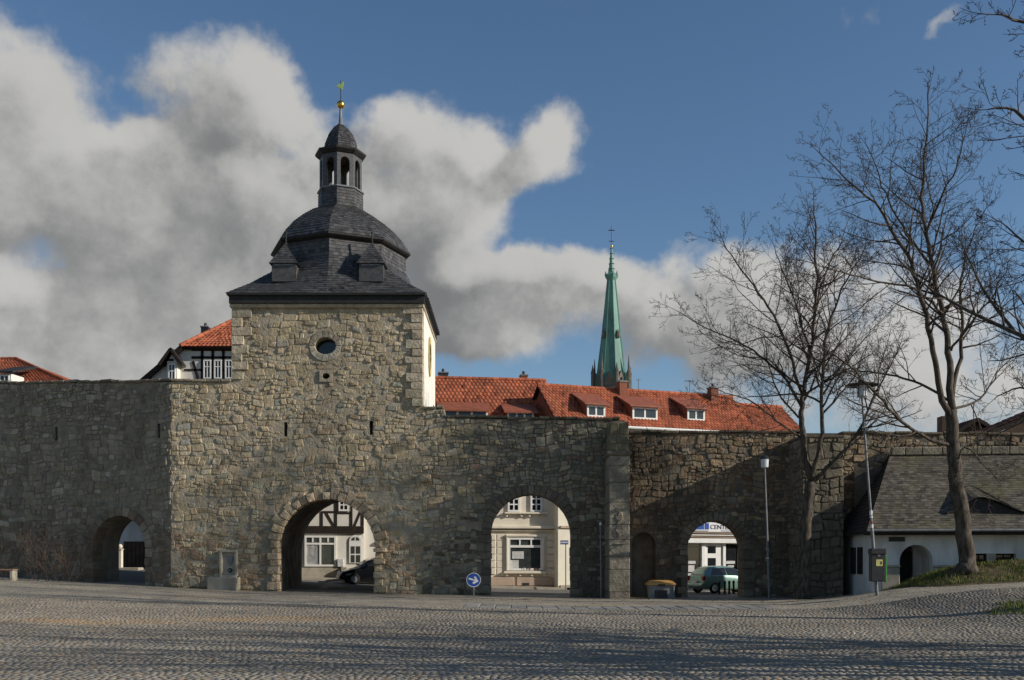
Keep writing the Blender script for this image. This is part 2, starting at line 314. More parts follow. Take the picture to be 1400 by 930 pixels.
class Frame:
    """local frame of a thing: x along the facade, y into it, z up"""
    def __init__(s, loc, rz): s.o = Vector(loc); s.rz = rz; s.M = Matrix.Translation(s.o) @ Matrix.Rotation(rz, 4, 'Z'); s.I = s.M.inverted()
    def hit(s, px, py, y=0.0):
        """photo pixel -> (x, z) on the local plane y = const"""
        o = s.I @ Vector((0, 0, EYE)); d = s.I.to_3x3() @ ray(px, py); t = (y - o.y) / d.y; q = o + d * t; return q.x, q.z
    def hit_plane(s, px, py, pt, nrm):
        o = s.I @ Vector((0, 0, EYE)); d = s.I.to_3x3() @ ray(px, py); nrm = Vector(nrm); t = (Vector(pt) - o).dot(nrm) / d.dot(nrm); return o + d * t
# ground height
_gx = [-60, -30, -22.5, -15, -10, -2, 2.5, 5, 10, 12, 13, 14, 15.4, 18, 20, 25, 40, 80]
_gz = [1.3, 1.1, .86, .54, .33, .2, .1, .1, .1, .3, .5, .68, .86, 1.04, 1.2, 1.4, 1.5, 1.5]
def gz(x, y):
    x = np.asarray(x, float); y = np.asarray(y, float)
    t = np.clip((y - 15) / 24.0, 0, 1); t = t * t * (3 - 2 * t)
    ex = np.interp(x, [-20, -9, -3, 5], [.45, .38, .06, 0.0]) * np.clip((y - 46) / 12, 0, 1)
    und = .03 * np.sin(x * .35 + 1) * np.sin(y * .3) * np.clip((46 - y) / 10, 0, 1)
    q = np.clip((y - 37.5) / 3.5, 0, 1) * np.clip((x - 10) / 2, 0, 1)
    return np.interp(x, _gx, _gz) * t * (1 - .62 * q) + ex + und
def gzf(x, y): return float(gz(x, y))

def shingles(mb, P00, P10, P11, P01, row, colw, t=.02, tone=(.7, 1.2), jit=.15, r=rnd, wave=0.0):
    """overlapping tiles over a bilinear patch; P00-P10 is the eave, P01-P11 the upper edge"""
    P00, P10, P11, P01 = map(Vector, (P00, P10, P11, P01))
    H = ((P01 - P00).length + (P11 - P10).length) / 2; nr = max(1, round(H / row))
    nrm = (P10 - P00).cross(P01 - P00) if (P10 - P00).length > 1e-3 else (P11 - P01).cross(P01 - P00)
    nrm.normalize()
    def S(u, v): return (P00.lerp(P10, u)).lerp(P01.lerp(P11, u), v)
    for k in range(nr):
        v0 = k / nr; v1 = min(1.0, (k + 1.25) / nr)
        W = (S(1, v0) - S(0, v0)).length; nc = max(1, round(W / colw)); off = .5 if k % 2 else 0
        c = 0.0 - off
        while c < nc - 1e-6:
            u0 = max(0, c / nc); u1 = min(1, (c + 1) / nc); c += 1
            if u1 - u0 < 1e-4: continue
            a = S(u0, v0 - jit * r.random() / nr * .6); b = S(u1, v0 - jit * r.random() / nr * .6); d = S(u1, v1); e = S(u0, v1)
            up = nrm * (t * (1 + .5 * r.random())); g = .8 * (tone[0] + (tone[1] - tone[0]) * r.random()) * (.55 if r.random() < .06 else 1); cc = (g * (1 + .06 * r.uniform(-1, 1)), g, g * (1 + .06 * r.uniform(-1, 1)))
            if wave:
                m0 = (a + b) / 2 + nrm * (t + wave); m1 = (d + e) / 2 + nrm * wave
                mb.add([tuple(x) for x in (a, b, a + up * .5, m0, b + up * .5, d, m1, e)], [(0, 1, 4, 3, 2), (2, 3, 6, 7), (3, 4, 5, 6)], cc)
            else:
                mb.add([tuple(x) for x in (a, b, a + up, b + up, d, e)], [(0, 1, 3, 2), (2, 3, 4, 5)], cc)

# ------------------------------------------------------------------ rubble masonry
def clip_half(poly, nx, ny, c):
    """keep points with nx*x+ny*y <= c"""
    out = []; n = len(poly)
    for i in range(n):
        p, q = poly[i], poly[(i + 1) % n]; a = nx * p[0] + ny * p[1] - c; b = nx * q[0] + ny * q[1] - c
        if a <= 0: out.append(p)
        if (a < 0 < b) or (b < 0 < a):
            t = a / (a - b); out.append((p[0] + t * (q[0] - p[0]), p[1] + t * (q[1] - p[1])))
    return out
def area_c(poly):
    A = cx = cy = 0.0
    for i in range(len(poly)):
        x0, y0 = poly[i]; x1, y1 = poly[(i + 1) % len(poly)]; k = x0 * y1 - x1 * y0; A += k; cx += (x0 + x1) * k; cy += (y0 + y1) * k
    if abs(A) < 1e-9: return 0, poly[0]
    return abs(A) / 2, (cx / 3 / A, cy / 3 / A)
def rubble(u0, u1, v0, v1, du, dv, r):
    """roughly coursed rubble: bands of one to three stones, warped so that no joint runs straight"""
    ph = [r.uniform(0, 6.28) for _ in range(6)]
    def warp(u, v): return (u + .05 * math.sin(2.1 * v + ph[0]) + .045 * math.sin(4.3 * v + 1.3 * u + ph[1]), v + .06 * math.sin(1.1 * u + ph[2]) + .05 * math.sin(2.9 * u + 1.7 * v + ph[3]) + .025 * math.sin(7.1 * u + ph[4]))
    out = []
    def put(a, b, c, d):
        w, h = b - a, d - c; j = min(.035, w * .12, h * .14); k = []
        for x, z in ((a, c), (b, c), (b, d), (a, d)):
            sx_ = 1 if x == a else -1; sz_ = 1 if z == c else -1
            k.append(warp(x + sx_ * r.uniform(-.4, 1.3) * j, z + sz_ * r.uniform(-.5, 1.3) * j))
        if w > .3 and r.random() < .6:      # an extra bend in the upper or lower edge
            i = r.choice((1, 3)); p, q = k[i - 1], k[i]; t = r.uniform(.3, .7); n = .03 * r.random() * (1 if i == 3 else -1)
            k.insert(i, (p[0] + (q[0] - p[0]) * t, p[1] + (q[1] - p[1]) * t + n))
        out.append(k)
    v = v0 - .3
    while v < v1 + .3:
        bh = dv * r.uniform(1.5, 2.5); u = u0 - du * (1 + r.random())
        while u < u1 + du:
            m = r.random()
            if m < .13: mw = du * r.uniform(.7, 1.35); put(u, u + mw, v, v + bh)
            else:
                mw = du * r.uniform(1.1, 2.7); cuts = [0, r.uniform(.36, .64), 1] if m < .72 else [0, r.uniform(.24, .38), r.uniform(.58, .74), 1]
                for c0, c1 in zip(cuts[:-1], cuts[1:]):
                    x = u; hh = (c1 - c0) * bh
                    while x < u + mw - .02:
                        w = min(max(.16, hh * r.uniform(.8, 2.4)), u + mw - x)
                        if u + mw - x - w < .14: w = u + mw - x
                        put(x, x + w, v + c0 * bh, v + c1 * bh); x += w
            u += mw
        v += bh
    return out
def stone_geo(poly, h, gap, back, r, chamfer=.13, face=.86, rough=1.0, tilt=.35):
    """one stone from its outline in (x,z): y<0 is towards the viewer; returns verts, faces"""
    A, c = area_c(poly); pts = []; n = len(poly)
    if sum(poly[i][0] * poly[(i + 1) % n][1] - poly[(i + 1) % n][0] * poly[i][1] for i in range(n)) < 0: poly = poly[::-1]
    sh = []
    for p in poly:
        d = math.hypot(p[0] - c[0], p[1] - c[1]) or 1e-6; f = max(.3, 1 - gap / d); sh.append((c[0] + (p[0] - c[0]) * f, c[1] + (p[1] - c[1]) * f))
    for i in range(n):
        p, a, b = sh[i], sh[i - 1], sh[(i + 1) % n]
        if chamfer and n < 8:
            la = math.hypot(p[0] - a[0], p[1] - a[1]); lb = math.hypot(p[0] - b[0], p[1] - b[1]); k = chamfer * r.uniform(.6, 1.3)
            if la < .06 or lb < .06: pts.append(p); continue
            pts.append((p[0] + (a[0] - p[0]) * k * min(1, .3 / la), p[1] + (a[1] - p[1]) * k * min(1, .3 / la))); pts.append((p[0] + (b[0] - p[0]) * k * min(1, .3 / lb), p[1] + (b[1] - p[1]) * k * min(1, .3 / lb)))
        else: pts.append(p)
    m = len(pts); tx, tz = r.uniform(-1, 1) * tilt, r.uniform(-1, 1) * tilt
    def hh(p, k): return -h * k * max(.25, 1 + tx * (p[0] - c[0]) / .3 + tz * (p[1] - c[1]) / .3 + rough * r.uniform(-.22, .22))
    r0 = [(x, back, z) for x, z in pts]
    r1 = [(x, hh((x, z), .55), z) for x, z in pts]
    r2 = [(c[0] + (x - c[0]) * face + rough * r.uniform(-.012, .012), hh((x, z), 1.0), c[1] + (z - c[1]) * face + rough * r.uniform(-.012, .012)) for x, z in pts]
    vs = r0 + r1 + r2 + [(c[0] + r.uniform(-.03, .03), -h * (1 + rough * r.uniform(-.1, .3)), c[1] + r.uniform(-.02, .02))]
    fs = []
    for k in (0, 1):
        for i in range(m): j = (i + 1) % m; fs.append((k * m + i, k * m + j, (k + 1) * m + j, (k + 1) * m + i))
    for i in range(m): fs.append((2 * m + i, 2 * m + (i + 1) % m, 3 * m))
    return vs, fs
def clip_rect(poly, x0, x1, z0, z1):
    A, c = area_c(poly)
    if max(p[0] for p in poly) <= x0 or min(p[0] for p in poly) >= x1 or max(p[1] for p in poly) <= z0 or min(p[1] for p in poly) >= z1: return poly
    d = [(x0 - c[0], (1, 0, x0)), (c[0] - x1, (-1, 0, -x1)), (z0 - c[1], (0, 1, z0)), (c[1] - z1, (0, -1, -z1))]
    d.sort(key=lambda t: -t[0])
    if d[0][0] <= 0: return []
    return clip_half(poly, *d[0][1])
def clip_disc(poly, cx, cz, rad):
    A, c = area_c(poly); d = math.hypot(c[0] - cx, c[1] - cz)
    if d <= rad * .98: return []
    nx, nz = (c[0] - cx) / d, (c[1] - cz) / d
    return clip_half(poly, -nx, -nz, -(nx * (cx + nx * rad) + nz * (cz + nz * rad)))
def clip_arch(poly, cx, half, spring, ext):
    A, c = area_c(poly)
    if c[1] > spring: return clip_disc(poly, cx, spring, half + ext)
    return clip_rect(poly, cx - half - ext, cx + half + ext, -5, spring)
def place_stones(parent, polys, colour, mat='stone', hr=(.02, .07), gap=.008, back=.06, limit=300, r=rnd, yoff=0.0, name='stone', tilt=.5):
    """the largest stones become parts of their own, the rest one joined part"""
    polys = [(area_c(p)[0], p) for p in polys if len(p) >= 3]; polys = [q for q in polys if q[0] > .008]; polys.sort(key=lambda q: -q[0])
    rest = MB()
    for i, (A, p) in enumerate(polys):
        c = area_c(p)[1]; hs = r.uniform(*hr)
        if hs < .004: continue          # buried under the mortar
        vs, fs = stone_geo(p, hs, gap, back, r, tilt=tilt)
        if yoff: vs = [(x, y + yoff, z) for x, y, z in vs]
        cc = colour(c[0], c[1], r)
        if i < limit: MB().add(vs, fs, cc).build(name, mat, parent)
        else: rest.add(vs, fs, cc)
    if rest.v: rest.build('small_stones', mat, parent, kind='stuff')
def arch_pts(cx, half, spring, base, n=14, up=1.0):
    """outline of an arched opening from its left foot over the crown to its right foot"""
    pts = [(cx - half, base)]
    for i in range(n + 1): t = math.pi - math.pi * i / n; pts.append((cx + half * math.cos(t), spring + half * up * math.sin(t)))
    pts.append((cx + half, base)); return pts
def voussoirs(parent, cx, half, spring, base, n, ln, depth, colour, r, proud=(.03, .09), alternate=False, jamb_h=.36, jamb_w=(.35, .6), name='voussoir', jname='jamb_block', sides=(-1, 1)):
    for i in range(n):
        t0 = math.pi - math.pi * i / n; t1 = math.pi - math.pi * (i + 1) / n; L = r.uniform(*ln) * ((1.0 if i % 2 else .72) if alternate else 1); ri = half - r.uniform(0, .03)
        poly = [(cx + ri * math.cos(t0), spring + ri * math.sin(t0)), (cx + (half + L) * math.cos(t0), spring + (half + L) * math.sin(t0)), (cx + (half + L) * math.cos(t1), spring + (half + L) * math.sin(t1)), (cx + ri * math.cos(t1), spring + ri * math.sin(t1))]
        pr = r.uniform(*proud) * (1.5 if alternate and i % 2 == 0 else 1)
        vs, fs = stone_geo(poly, pr, .014, depth, r, chamfer=.1, face=.9, rough=.6, tilt=.15); MB().add(vs, fs, colour(poly[0][0], poly[0][1], r)).build(name, 'stone', parent)
    for s in sides:
        z = base; k = 0
        while z < spring - .05:
            h = min(jamb_h * r.uniform(.8, 1.25), spring - z)
            if spring - z - h < .15: h = spring - z
            w = jamb_w[k % 2] * r.uniform(.85, 1.15); ri = half - r.uniform(0, .05) - (.04 if alternate and k % 2 else 0); a, b = sorted((cx + s * ri, cx + s * (half + w)))
            vs, fs = stone_geo([(a, z), (b, z), (b, z + h), (a, z + h)], r.uniform(*proud) * (1.6 if alternate and k % 2 else 1), .014, depth, r, chamfer=.08, face=.92, rough=.6, tilt=.12)
            MB().add(vs, fs, colour(cx, z, r)).build(jname, 'stone', parent); z += h; k += 1
def boolean_cut(obj, cutter_mb):
    me = cutter_mb.mesh('cut'); c = bpy.data.objects.new('cut', me); COL.objects.link(c); c.parent = obj.parent
    bpy.context.view_layer.update()
    md = obj.modifiers.new('cut', 'BOOLEAN'); md.operation = 'DIFFERENCE'; md.solver = 'EXACT'; md.object = c
    dg = bpy.context.evaluated_depsgraph_get(); new = bpy.data.meshes.new_from_object(obj.evaluated_get(dg)); obj.modifiers.clear(); obj.data = new
    bpy.data.objects.remove(c)
def text_mesh(body, size, ext=.01):
    cu = bpy.data.curves.new('txt', 'FONT'); cu.body = body; cu.size = size; cu.extrude = ext; cu.align_x = 'CENTER'; cu.align_y = 'CENTER'
    o = bpy.data.objects.new('txt', cu); COL.objects.link(o); bpy.context.view_layer.update()
    me = bpy.data.meshes.new_from_object(o.evaluated_get(bpy.context.evaluated_depsgraph_get())); bpy.data.objects.remove(o)
    vs = [tuple(v.co) for v in me.vertices]; fs = [tuple(p.vertices) for p in me.polygons]; return vs, fs

# ================================================================== SETTING: ground
def build_ground():
    xs = np.unique(np.concatenate([np.linspace(-60, 60, 121), np.linspace(-900, -60, 15), np.linspace(60, 900, 15)]))
    ys = np.unique(np.concatenate([np.linspace(-30, 80, 111), np.linspace(80, 1500, 16), np.linspace(-300, -30, 6)]))
    X, Y = np.meshgrid(xs, ys); Z = gz(X, Y); Z = np.where(Y > 80, gz(X, np.full_like(Y, 80.)), Z)
    V = np.stack([X.ravel(), Y.ravel(), Z.ravel()], 1); nx = len(xs); ny = len(ys)
    i, j = np.meshgrid(np.arange(nx - 1), np.arange(ny - 1)); a = (j * nx + i).ravel(); F = np.stack([a, a + 1, a + nx + 1, a + nx], 1)
    o = np_mesh('ground', V, F, np.ones((len(F), 3)), 'ground'); o['kind'] = 'structure'
    for p in o.data.polygons: p.use_smooth = True
    return o
ground = build_ground()

def build_cobbles():
    rg = np.random.RandomState(3)
    def cobbles(y0, y1, dy, dx, margin):
        out = []
        y = y0; k = 0
        while y < y1:
            hw = y * .53 + margin; n = int(2 * hw / dx)
            w_ = np.cumsum(dx * rg.uniform(.72, 1.28, n)); x = -hw - rg.rand() * dx + w_
            yy = y + rg.uniform(-.12, .12, n) * dy + .06 * np.sin(x * .8 + y * .15)
            w = np.gradient(w_) * rg.uniform(.455, .495, n); h = dy * rg.uniform(.45, .495, n)
            out.append(np.stack([x, yy, w, h], 1)); y += dy; k += 1
        return np.concatenate(out)
    A = cobbles(10.5, 33.4, .105, .115, 2.0)
    A = A[~((A[:, 1] > 33.2) & (A[:, 0] > -2) & (A[:, 0] < 9))]
    n = len(A); x, y, w, h = A.T; z = gz(x, y)
    base = np.array([.295, .262, .212]); tone = rg.uniform(.76, 1.2, n)
    C = base[None] * tone[:, None]; m = rg.rand(n)
    C = np.where((m < .22)[:, None], C * np.array([.84, .88, .95]), C); C = np.where((m > .86)[:, None], C * np.array([1.15, .98, .78]), C)
    def streak(cx_, cy_, lx, ly): return np.exp(-((x - cx_) / lx) ** 2 - ((y - cy_ - .12 * (x - cx_)) / ly) ** 2)
    dust = streak(-6.6, 27.2, 2.6, .9) + streak(-10.8, 25.5, 2.2, .7) + .5 * streak(-3, 22, 3, .5); dust = np.clip(dust * (.4 + .9 * rg.rand(n)) * (.7 + .5 * np.sin(x * 2.3) * np.sin(y * 3.1)), 0, .8)[:, None]
    C = C * (1 - dust) + np.array([.40, .25, .12]) * dust       # sand and leaf dust
    worn = (.5 + .5 * np.sin(x * .21 + .6 * np.sin(y * .5)) * np.sin(y * .9 + .5 * np.sin(x * .4)))[:, None]; C = C * (.86 + .24 * worn)
    up = rg.uniform(.003, .008, n); t = rg.uniform(-.0045, .0045, (n, 4)); jx = rg.uniform(-.16, .16, (n, 8)) * w[:, None]
    V = np.zeros((n, 8, 3))
    for c, (sx_, sy_) in enumerate(((-1, -1), (1, -1), (1, 1), (-1, 1))):
        V[:, c, 0] = x + sx_ * w + jx[:, c]; V[:, c, 1] = y + sy_ * h + jx[:, c + 4] * .6; V[:, c, 2] = z - .02
        V[:, c + 4, 0] = x + sx_ * w * .88 + jx[:, c]; V[:, c + 4, 1] = y + sy_ * h * .88 + jx[:, c + 4] * .6; V[:, c + 4, 2] = z + up + t[:, c] * .6
    fc = np.array([(4, 5, 6, 7), (0, 1, 5, 4), (1, 2, 6, 5), (2, 3, 7, 6), (3, 0, 4, 7)])
    # the setts that show largest: the nearest rows inside the frame
    vis = (y > 13.65) & (np.abs(x) < y * .5) ; order = np.argsort(np.where(vis, y, 1e9)); big = order[:300]; msk = np.ones(n, bool); msk[big] = False
    rest = np.where(msk)[0]
    Fr = (np.arange(len(rest))[:, None, None] * 8 + fc[None]).reshape(-1, 4)
    np_mesh('cobblestones', V[rest].reshape(-1, 3), Fr, np.repeat(C[rest], 5, 0), 'cobble', ground, kind='stuff')
    for i in big: np_mesh('cobblestone', V[i], fc, np.repeat(C[i][None], 5, 0), 'cobble', ground)
    # band of larger slabs further back
    r = random.Random(5)
    for row in range(3):
        for k in range(20):
            x0 = -1.6 + k * .52; y0 = 33.4 + row * .85; g = r.uniform(.75, 1.2)
            zc = gzf(x0 + .25, y0 + .4); MB().box(x0 + .02, x0 + .5, y0 + .03, y0 + .82, zc - .06, zc + .022 + r.uniform(-.004, .006), (g, g, g * .97), bev=.012).build('paving_slab', 'slab', ground)
build_cobbles()

def strip(name, m, pts_fn, nx, ny, lift, kind='structure'):
    V = []; F = []
    for j in range(ny + 1):
        for i in range(nx + 1):
            x, y = pts_fn(i / nx, j / ny); V.append((x, y, gzf(x, y) + lift))
    for j in range(ny):
        for i in range(nx): a = j * (nx + 1) + i; F.append((a, a + 1, a + nx + 2, a + nx + 1))
    o = MB().add(V, F).build(name, m); o['kind'] = kind; return o
strip('street', 'asphalt', lambda u, v: (-70 + 140 * u, 47.5 + 12 * v), 70, 6, .006)

# ================================================================== town wall, tower, buttresses
YW = 45.0
def WX(px, Y=YW): return px_X(px, Y)
def WZ(py, Y=YW): return py_Z(py, Y)
def tint(base, r, lo=.84, hi=1.14, hue=.035):
    g = r.uniform(lo, hi); return (base[0] * g * (1 + hue * r.uniform(-1, 1)), base[1] * g, base[2] * g * (1 + hue * r.uniform(-1, 1)))
def col_tower(x, z, r):
    m = r.random(); b = (.46, .39, .275)
    if m < .10: b = (.37, .35, .30)
    elif m < .16: b = (.40, .32, .225)
    elif m < .21: b = (.35, .345, .28)
    elif m < .31: b = (.52, .46, .35)
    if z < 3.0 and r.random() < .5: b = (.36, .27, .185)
    return tint(b, r)
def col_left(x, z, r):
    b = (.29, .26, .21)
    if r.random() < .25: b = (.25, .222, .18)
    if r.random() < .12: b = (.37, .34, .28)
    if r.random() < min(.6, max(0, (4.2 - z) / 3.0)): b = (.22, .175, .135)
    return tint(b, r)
def col_mid(x, z, r):
    if r.random() < min(1, max(0, (WX(690) - x) / (WX(690) - WX(585)))) and not (z < 3.2 and r.random() < .7): return col_tower(x, max(z, 3.1), r)
    b = (.32, .295, .235)
    m = r.random()
    if m < .25: b = (.24, .24, .19)
    elif m < .4: b = (.38, .33, .24)
    elif m < .5: b = (.28, .215, .165)
    if r.random() < min(.85, max(0, (4.6 - z) / 3.4)) * min(1, max(.05, (x - WX(560)) / (WX(660) - WX(560)))): b = (.16, .136, .107)  # low stones darker: soot plus the pillar's shade put into the colour
    return tint(b, r)
def col_right(x, z, r):
    b = (.30, .235, .165)
    m = r.random()
    if m < .25: b = (.25, .22, .18)
    elif m < .4: b = (.37, .30, .21)
    elif m < .5: b = (.24, .165, .115)
    if r.random() < min(.8, max(0, (4.8 - z) / 3.5)): b = (.17, .145, .115)  # soot and shade painted into the lower stones
    return tint(b, r)
def col_ash(x, z, r): return tint((.34, .31, .255), r, .8, 1.15)
def col_gate(x, z, r): return tint((.47, .39, .285), r, .8, 1.2)
def col_dark(x, z, r): return tint((.20, .18, .145), r, .75, 1.2)

XA = WX(234)                                   # corner where the left wall turns back
XT0, XT1 = WX(318), WX(577)                    # tower
XC1 = WX(829); XD0 = WX(846); XD1 = WX(1100)
TOP_B, TOP_T = WZ(519), WZ(421)
# openings: (centre x, half width, spring z, base z)
G1 = dict(cx=WX(446.5), half=WX(513) / 2 - WX(380) / 2, base=.30); G1['spring'] = WZ(683) - G1['half']
G2 = dict(cx=WX(726), half=(WX(781) - WX(671)) / 2, base=.05); G2['spring'] = WZ(676) - G2['half']
G3 = dict(cx=WX(978.5), half=(WX(1017) - WX(940)) / 2, base=0.0); G3['spring'] = WZ(713) - G3['half']

r = random.Random(21)
cells = rubble(XA - .2, XC1 + .3, -.3, TOP_T + .3, .40, .225, r)
sets = {'B': [], 'T': [], 'C': []}
def topC(x): return WZ(556) if x < WX(607) else WZ(569) - (x - WX(607)) * .012
oc = (WX(445), WZ(473)); sm = (WX(446), WZ(514.5))
slits_T = [(WX(390.5), WZ(587)), (WX(507.5), WZ(585))]
XQ = .52
for poly in cells:
    A, c = area_c(poly)
    key = 'B' if c[0] < XT0 else ('T' if c[0] < XT1 else 'C')
    top = {'B': TOP_B - .12, 'T': TOP_T, 'C': topC(c[0]) - .1}[key]
    poly = clip_half(poly, 0, 1, top)
    if key == 'B': poly = clip_half(poly, -1, 0, -(XA + .02))
    if key == 'C' and poly: poly = clip_half(poly, 1, 0, XC1)
    if key == 'T' and poly and c[1] > TOP_B - .2:      # keep clear of the quoins
        poly = clip_half(poly, -1, 0, -(XT0 + XQ))
    if key == 'T' and poly and c[1] > topC(XT1) - .1: poly = clip_half(poly, 1, 0, XT1 - XQ)
    if poly and c[1] > TOP_B and c[0] < XT0: poly = []
    for g, e in ((G1, .42), (G2, .42)):
        if len(poly) >= 3: poly = clip_arch(poly, g['cx'], g['half'], g['spring'], e)
    if len(poly) >= 3: poly = clip_disc(poly, oc[0], oc[1], .72)
    if len(poly) >= 3: poly = clip_rect(poly, sm[0] - .3, sm[0] + .3, sm[1] - .26, sm[1] + .26)
    for s in slits_T:
        if len(poly) >= 3: poly = clip_rect(poly, s[0] - .1, s[0] + .1, s[1] - .34, s[1] + .34)
    if len(poly) >= 3 and c[1] < 2.4: poly = clip_rect(poly, WX(300), WX(327), -1, WZ(750))
    if len(poly) >= 3: sets[key].append(poly)

# --- gate tower
DT = 7.0                                        # depth of the tower
tower = thing('gate_tower', 'tall square stone gate tower with slate dome, lantern and golden ball', 'gate tower', (0, YW, 0))
def build_tower():
    r = random.Random(31)
    f = arch_pts(G1['cx'], G1['half'] + .02, G1['spring'], -.4, 16)
    b = arch_pts(G1['cx'] - .0, G1['half'] + .42, G1['spring'] + .05, -.4, 16)
    def ring(pts, y): return [(XT0, y, -.4)] + [(x, y, z) for x, z in pts] + [(XT1, y, -.4), (XT1, y, TOP_T), (XT0, y, TOP_T)]
    core = MB().loft([ring(f, 0), ring(b, DT)]).build('core', 'mortar', tower)
    cut = MB()
    n = 24
    cut.loft([[(oc[0] + .46 * math.cos(2 * math.pi * i / n), y, oc[1] + .37 * math.sin(2 * math.pi * i / n)) for i in range(n)] for y in (.7, -.5)])
    cut.loft([[(sm[0] + .17 * math.cos(2 * math.pi * i / n), y, sm[1] + .13 * math.sin(2 * math.pi * i / n)) for i in range(n)] for y in (.7, -.5)])
    for s in slits_T: cut.box(s[0] - .075, s[0] + .075, -.5, .7, s[1] - .31, s[1] + .31)
    boolean_cut(core, cut)
    MB().loft([[(oc[0] + .5 * math.cos(2 * math.pi * i / n), y, oc[1] + .4 * math.sin(2 * math.pi * i / n)) for i in range(n)] for y in (.52, .5)]).build('oculus_pane', 'glass_dark', tower)
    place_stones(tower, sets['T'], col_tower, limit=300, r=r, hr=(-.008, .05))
    # oculus surround of wedge stones, the lower half paler
    k = 14
    for i in range(k):
        t0, t1 = 2 * math.pi * i / k, 2 * math.pi * (i + 1) / k; R1 = (.72, .70)
        poly = [(oc[0] + .46 * math.cos(t0), oc[1] + .37 * math.sin(t0)), (oc[0] + R1[0] * math.cos(t0), oc[1] + R1[1] * math.sin(t0)), (oc[0] + R1[0] * math.cos(t1), oc[1] + R1[1] * math.sin(t1)), (oc[0] + .46 * math.cos(t1), oc[1] + .37 * math.sin(t1))]
        vs, fs = stone_geo(poly, .05, .012, .3, r, chamfer=.05, face=.93, rough=.25, tilt=.05)
        MB().add(vs, fs, tint((.50, .47, .40) if 7 <= i < 14 else (.36, .33, .27), r, .9, 1.1)).build('oculus_stone', 'stone', tower)
    m = MB(); hole = [(sm[0] + .17 * math.cos(2 * math.pi * i / 16 + math.pi / 2), sm[1] + .13 * math.sin(2 * math.pi * i / 16 + math.pi / 2)) for i in range(17)]
    out = [(sm[0], sm[1] + .25), (sm[0] - .29, sm[1] + .25), (sm[0] - .29, sm[1] - .25), (sm[0] + .29, sm[1] - .25), (sm[0] + .29, sm[1] + .25), (sm[0] + .002, sm[1] + .25)]
    m.prism(out + [(x + (.002 if i == 0 else 0), z) for i, (x, z) in enumerate(reversed(hole))], -.06, .3, (.5, .46, .37)); m.build('spy_hole_frame', 'stone', tower)
    # quoins
    for side, zlo in ((0, TOP_B), (1, topC(XT1))):
        z = zlo; i = 0
        while z < TOP_T - .1:
            h = min(r.uniform(.3, .42), TOP_T - z)
            if TOP_T - z - h < .15: h = TOP_T - z
            w = (.78 if i % 2 else .48) * r.uniform(.9, 1.12); a, b_ = (XT0 - .04, XT0 + w) if side == 0 else (XT1 - w, XT1 + .05)
            vs, fs = stone_geo([(a, z), (b_, z), (b_, z + h), (a, z + h)], r.uniform(.06, .12), .012, .35 if side else .5, r, chamfer=.08, face=.95, rough=.5, tilt=.1)
            MB().add(vs, fs, tint((.43, .385, .30), r, .8, 1.15)).build('quoin', 'stone', tower); z += h; i += 1
    voussoirs(tower, G1['cx'], G1['half'], G1['spring'], .05, 21, (.42, .6), .5, col_gate, r, proud=(.07, .13), alternate=True, jamb_h=.3, jamb_w=(.3, .5))
    # dark inner lining of the passage
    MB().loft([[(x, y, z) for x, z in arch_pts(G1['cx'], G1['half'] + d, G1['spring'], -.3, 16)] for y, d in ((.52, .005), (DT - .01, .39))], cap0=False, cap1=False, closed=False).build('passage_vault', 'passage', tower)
    # rendered right face with its own oculus
    m = MB().box(XT1, XT1 + .05, .38, DT, 3, TOP_T).build('plaster_face', 'white_plaster', tower)
    m = MB(); n = 20; yc, zc = 3.4, WZ(488, 48.4)
    m.loft([[(XT1 + xx, yc + rr * math.cos(2 * math.pi * i / n), zc + rr * 1.25 * math.sin(2 * math.pi * i / n)) for i in range(n)] for rr, xx in ((.75, .04), (.75, .10), (.5, .10), (.5, .06))], (.62, .5, .22), cap0=False, cap1=False); m.build('side_oculus_frame', 'stone', tower)
    m = MB(); m.poly([(XT1 + .065, yc + .5 * math.cos(2 * math.pi * i / n), zc + .62 * math.sin(2 * math.pi * i / n)) for i in range(n)]); m.build('side_oculus_pane', 'glass_dark', tower)
    # cornice, eaves
    MB().box(XT0 - .1, XT1 + .1, -.16, DT + .16, TOP_T - .02, TOP_T + .15, (.45, .4, .3), bev=.03).build('cornice', 'stone', tower)
    cx, cy = (XT0 + XT1) / 2, DT / 2; z0 = TOP_T + .15
    MB().box(XT0 - .1, XT1 + .12, -.24, DT + .2, z0, z0 + .32).build('eaves_board', 'dark_board', tower)
    for i in range(14):
        y = .05 + i * .5; MB().box(XT1 + .12, XT1 + .3, y, y + .14, z0 + .12, z0 + .3).build('eaves_bracket', 'dark_board', tower)
    MB().box(XT0 - .18, XT1 + .18, -.36, DT + .3, z0 + .32, z0 + .42, bev=.02).build('gutter', 'dark_board', tower)
    # slated roof: square eaves to an octagon with a vertex towards the square
    hw, hd = (XT1 - XT0) / 2 + .2, DT / 2 + .34
    sq = [(0, -hd), (hw, -hd), (hw, 0), (hw, hd), (0, hd), (-hw, hd), (-hw, 0), (-hw, -hd)]
    def octo(rad): return [(rad * math.sin(k * math.pi / 4), -rad * math.cos(k * math.pi / 4)) for k in range(8)]
    ze = z0 + .42; cz = 1.0
    def mixr(a, b, t): return [(p[0] + (q[0] - p[0]) * t, p[1] + (q[1] - p[1]) * t) for p, q in zip(a, b)]
    stages = [(ze, sq), (ze + .62, mixr(sq, octo(3.1), .42)), (ze + 1.25, mixr(sq, octo(3.08), .76)), (ze + 1.9, mixr(sq, octo(3.06), .97)), (ze + 2.72, octo(3.05))]
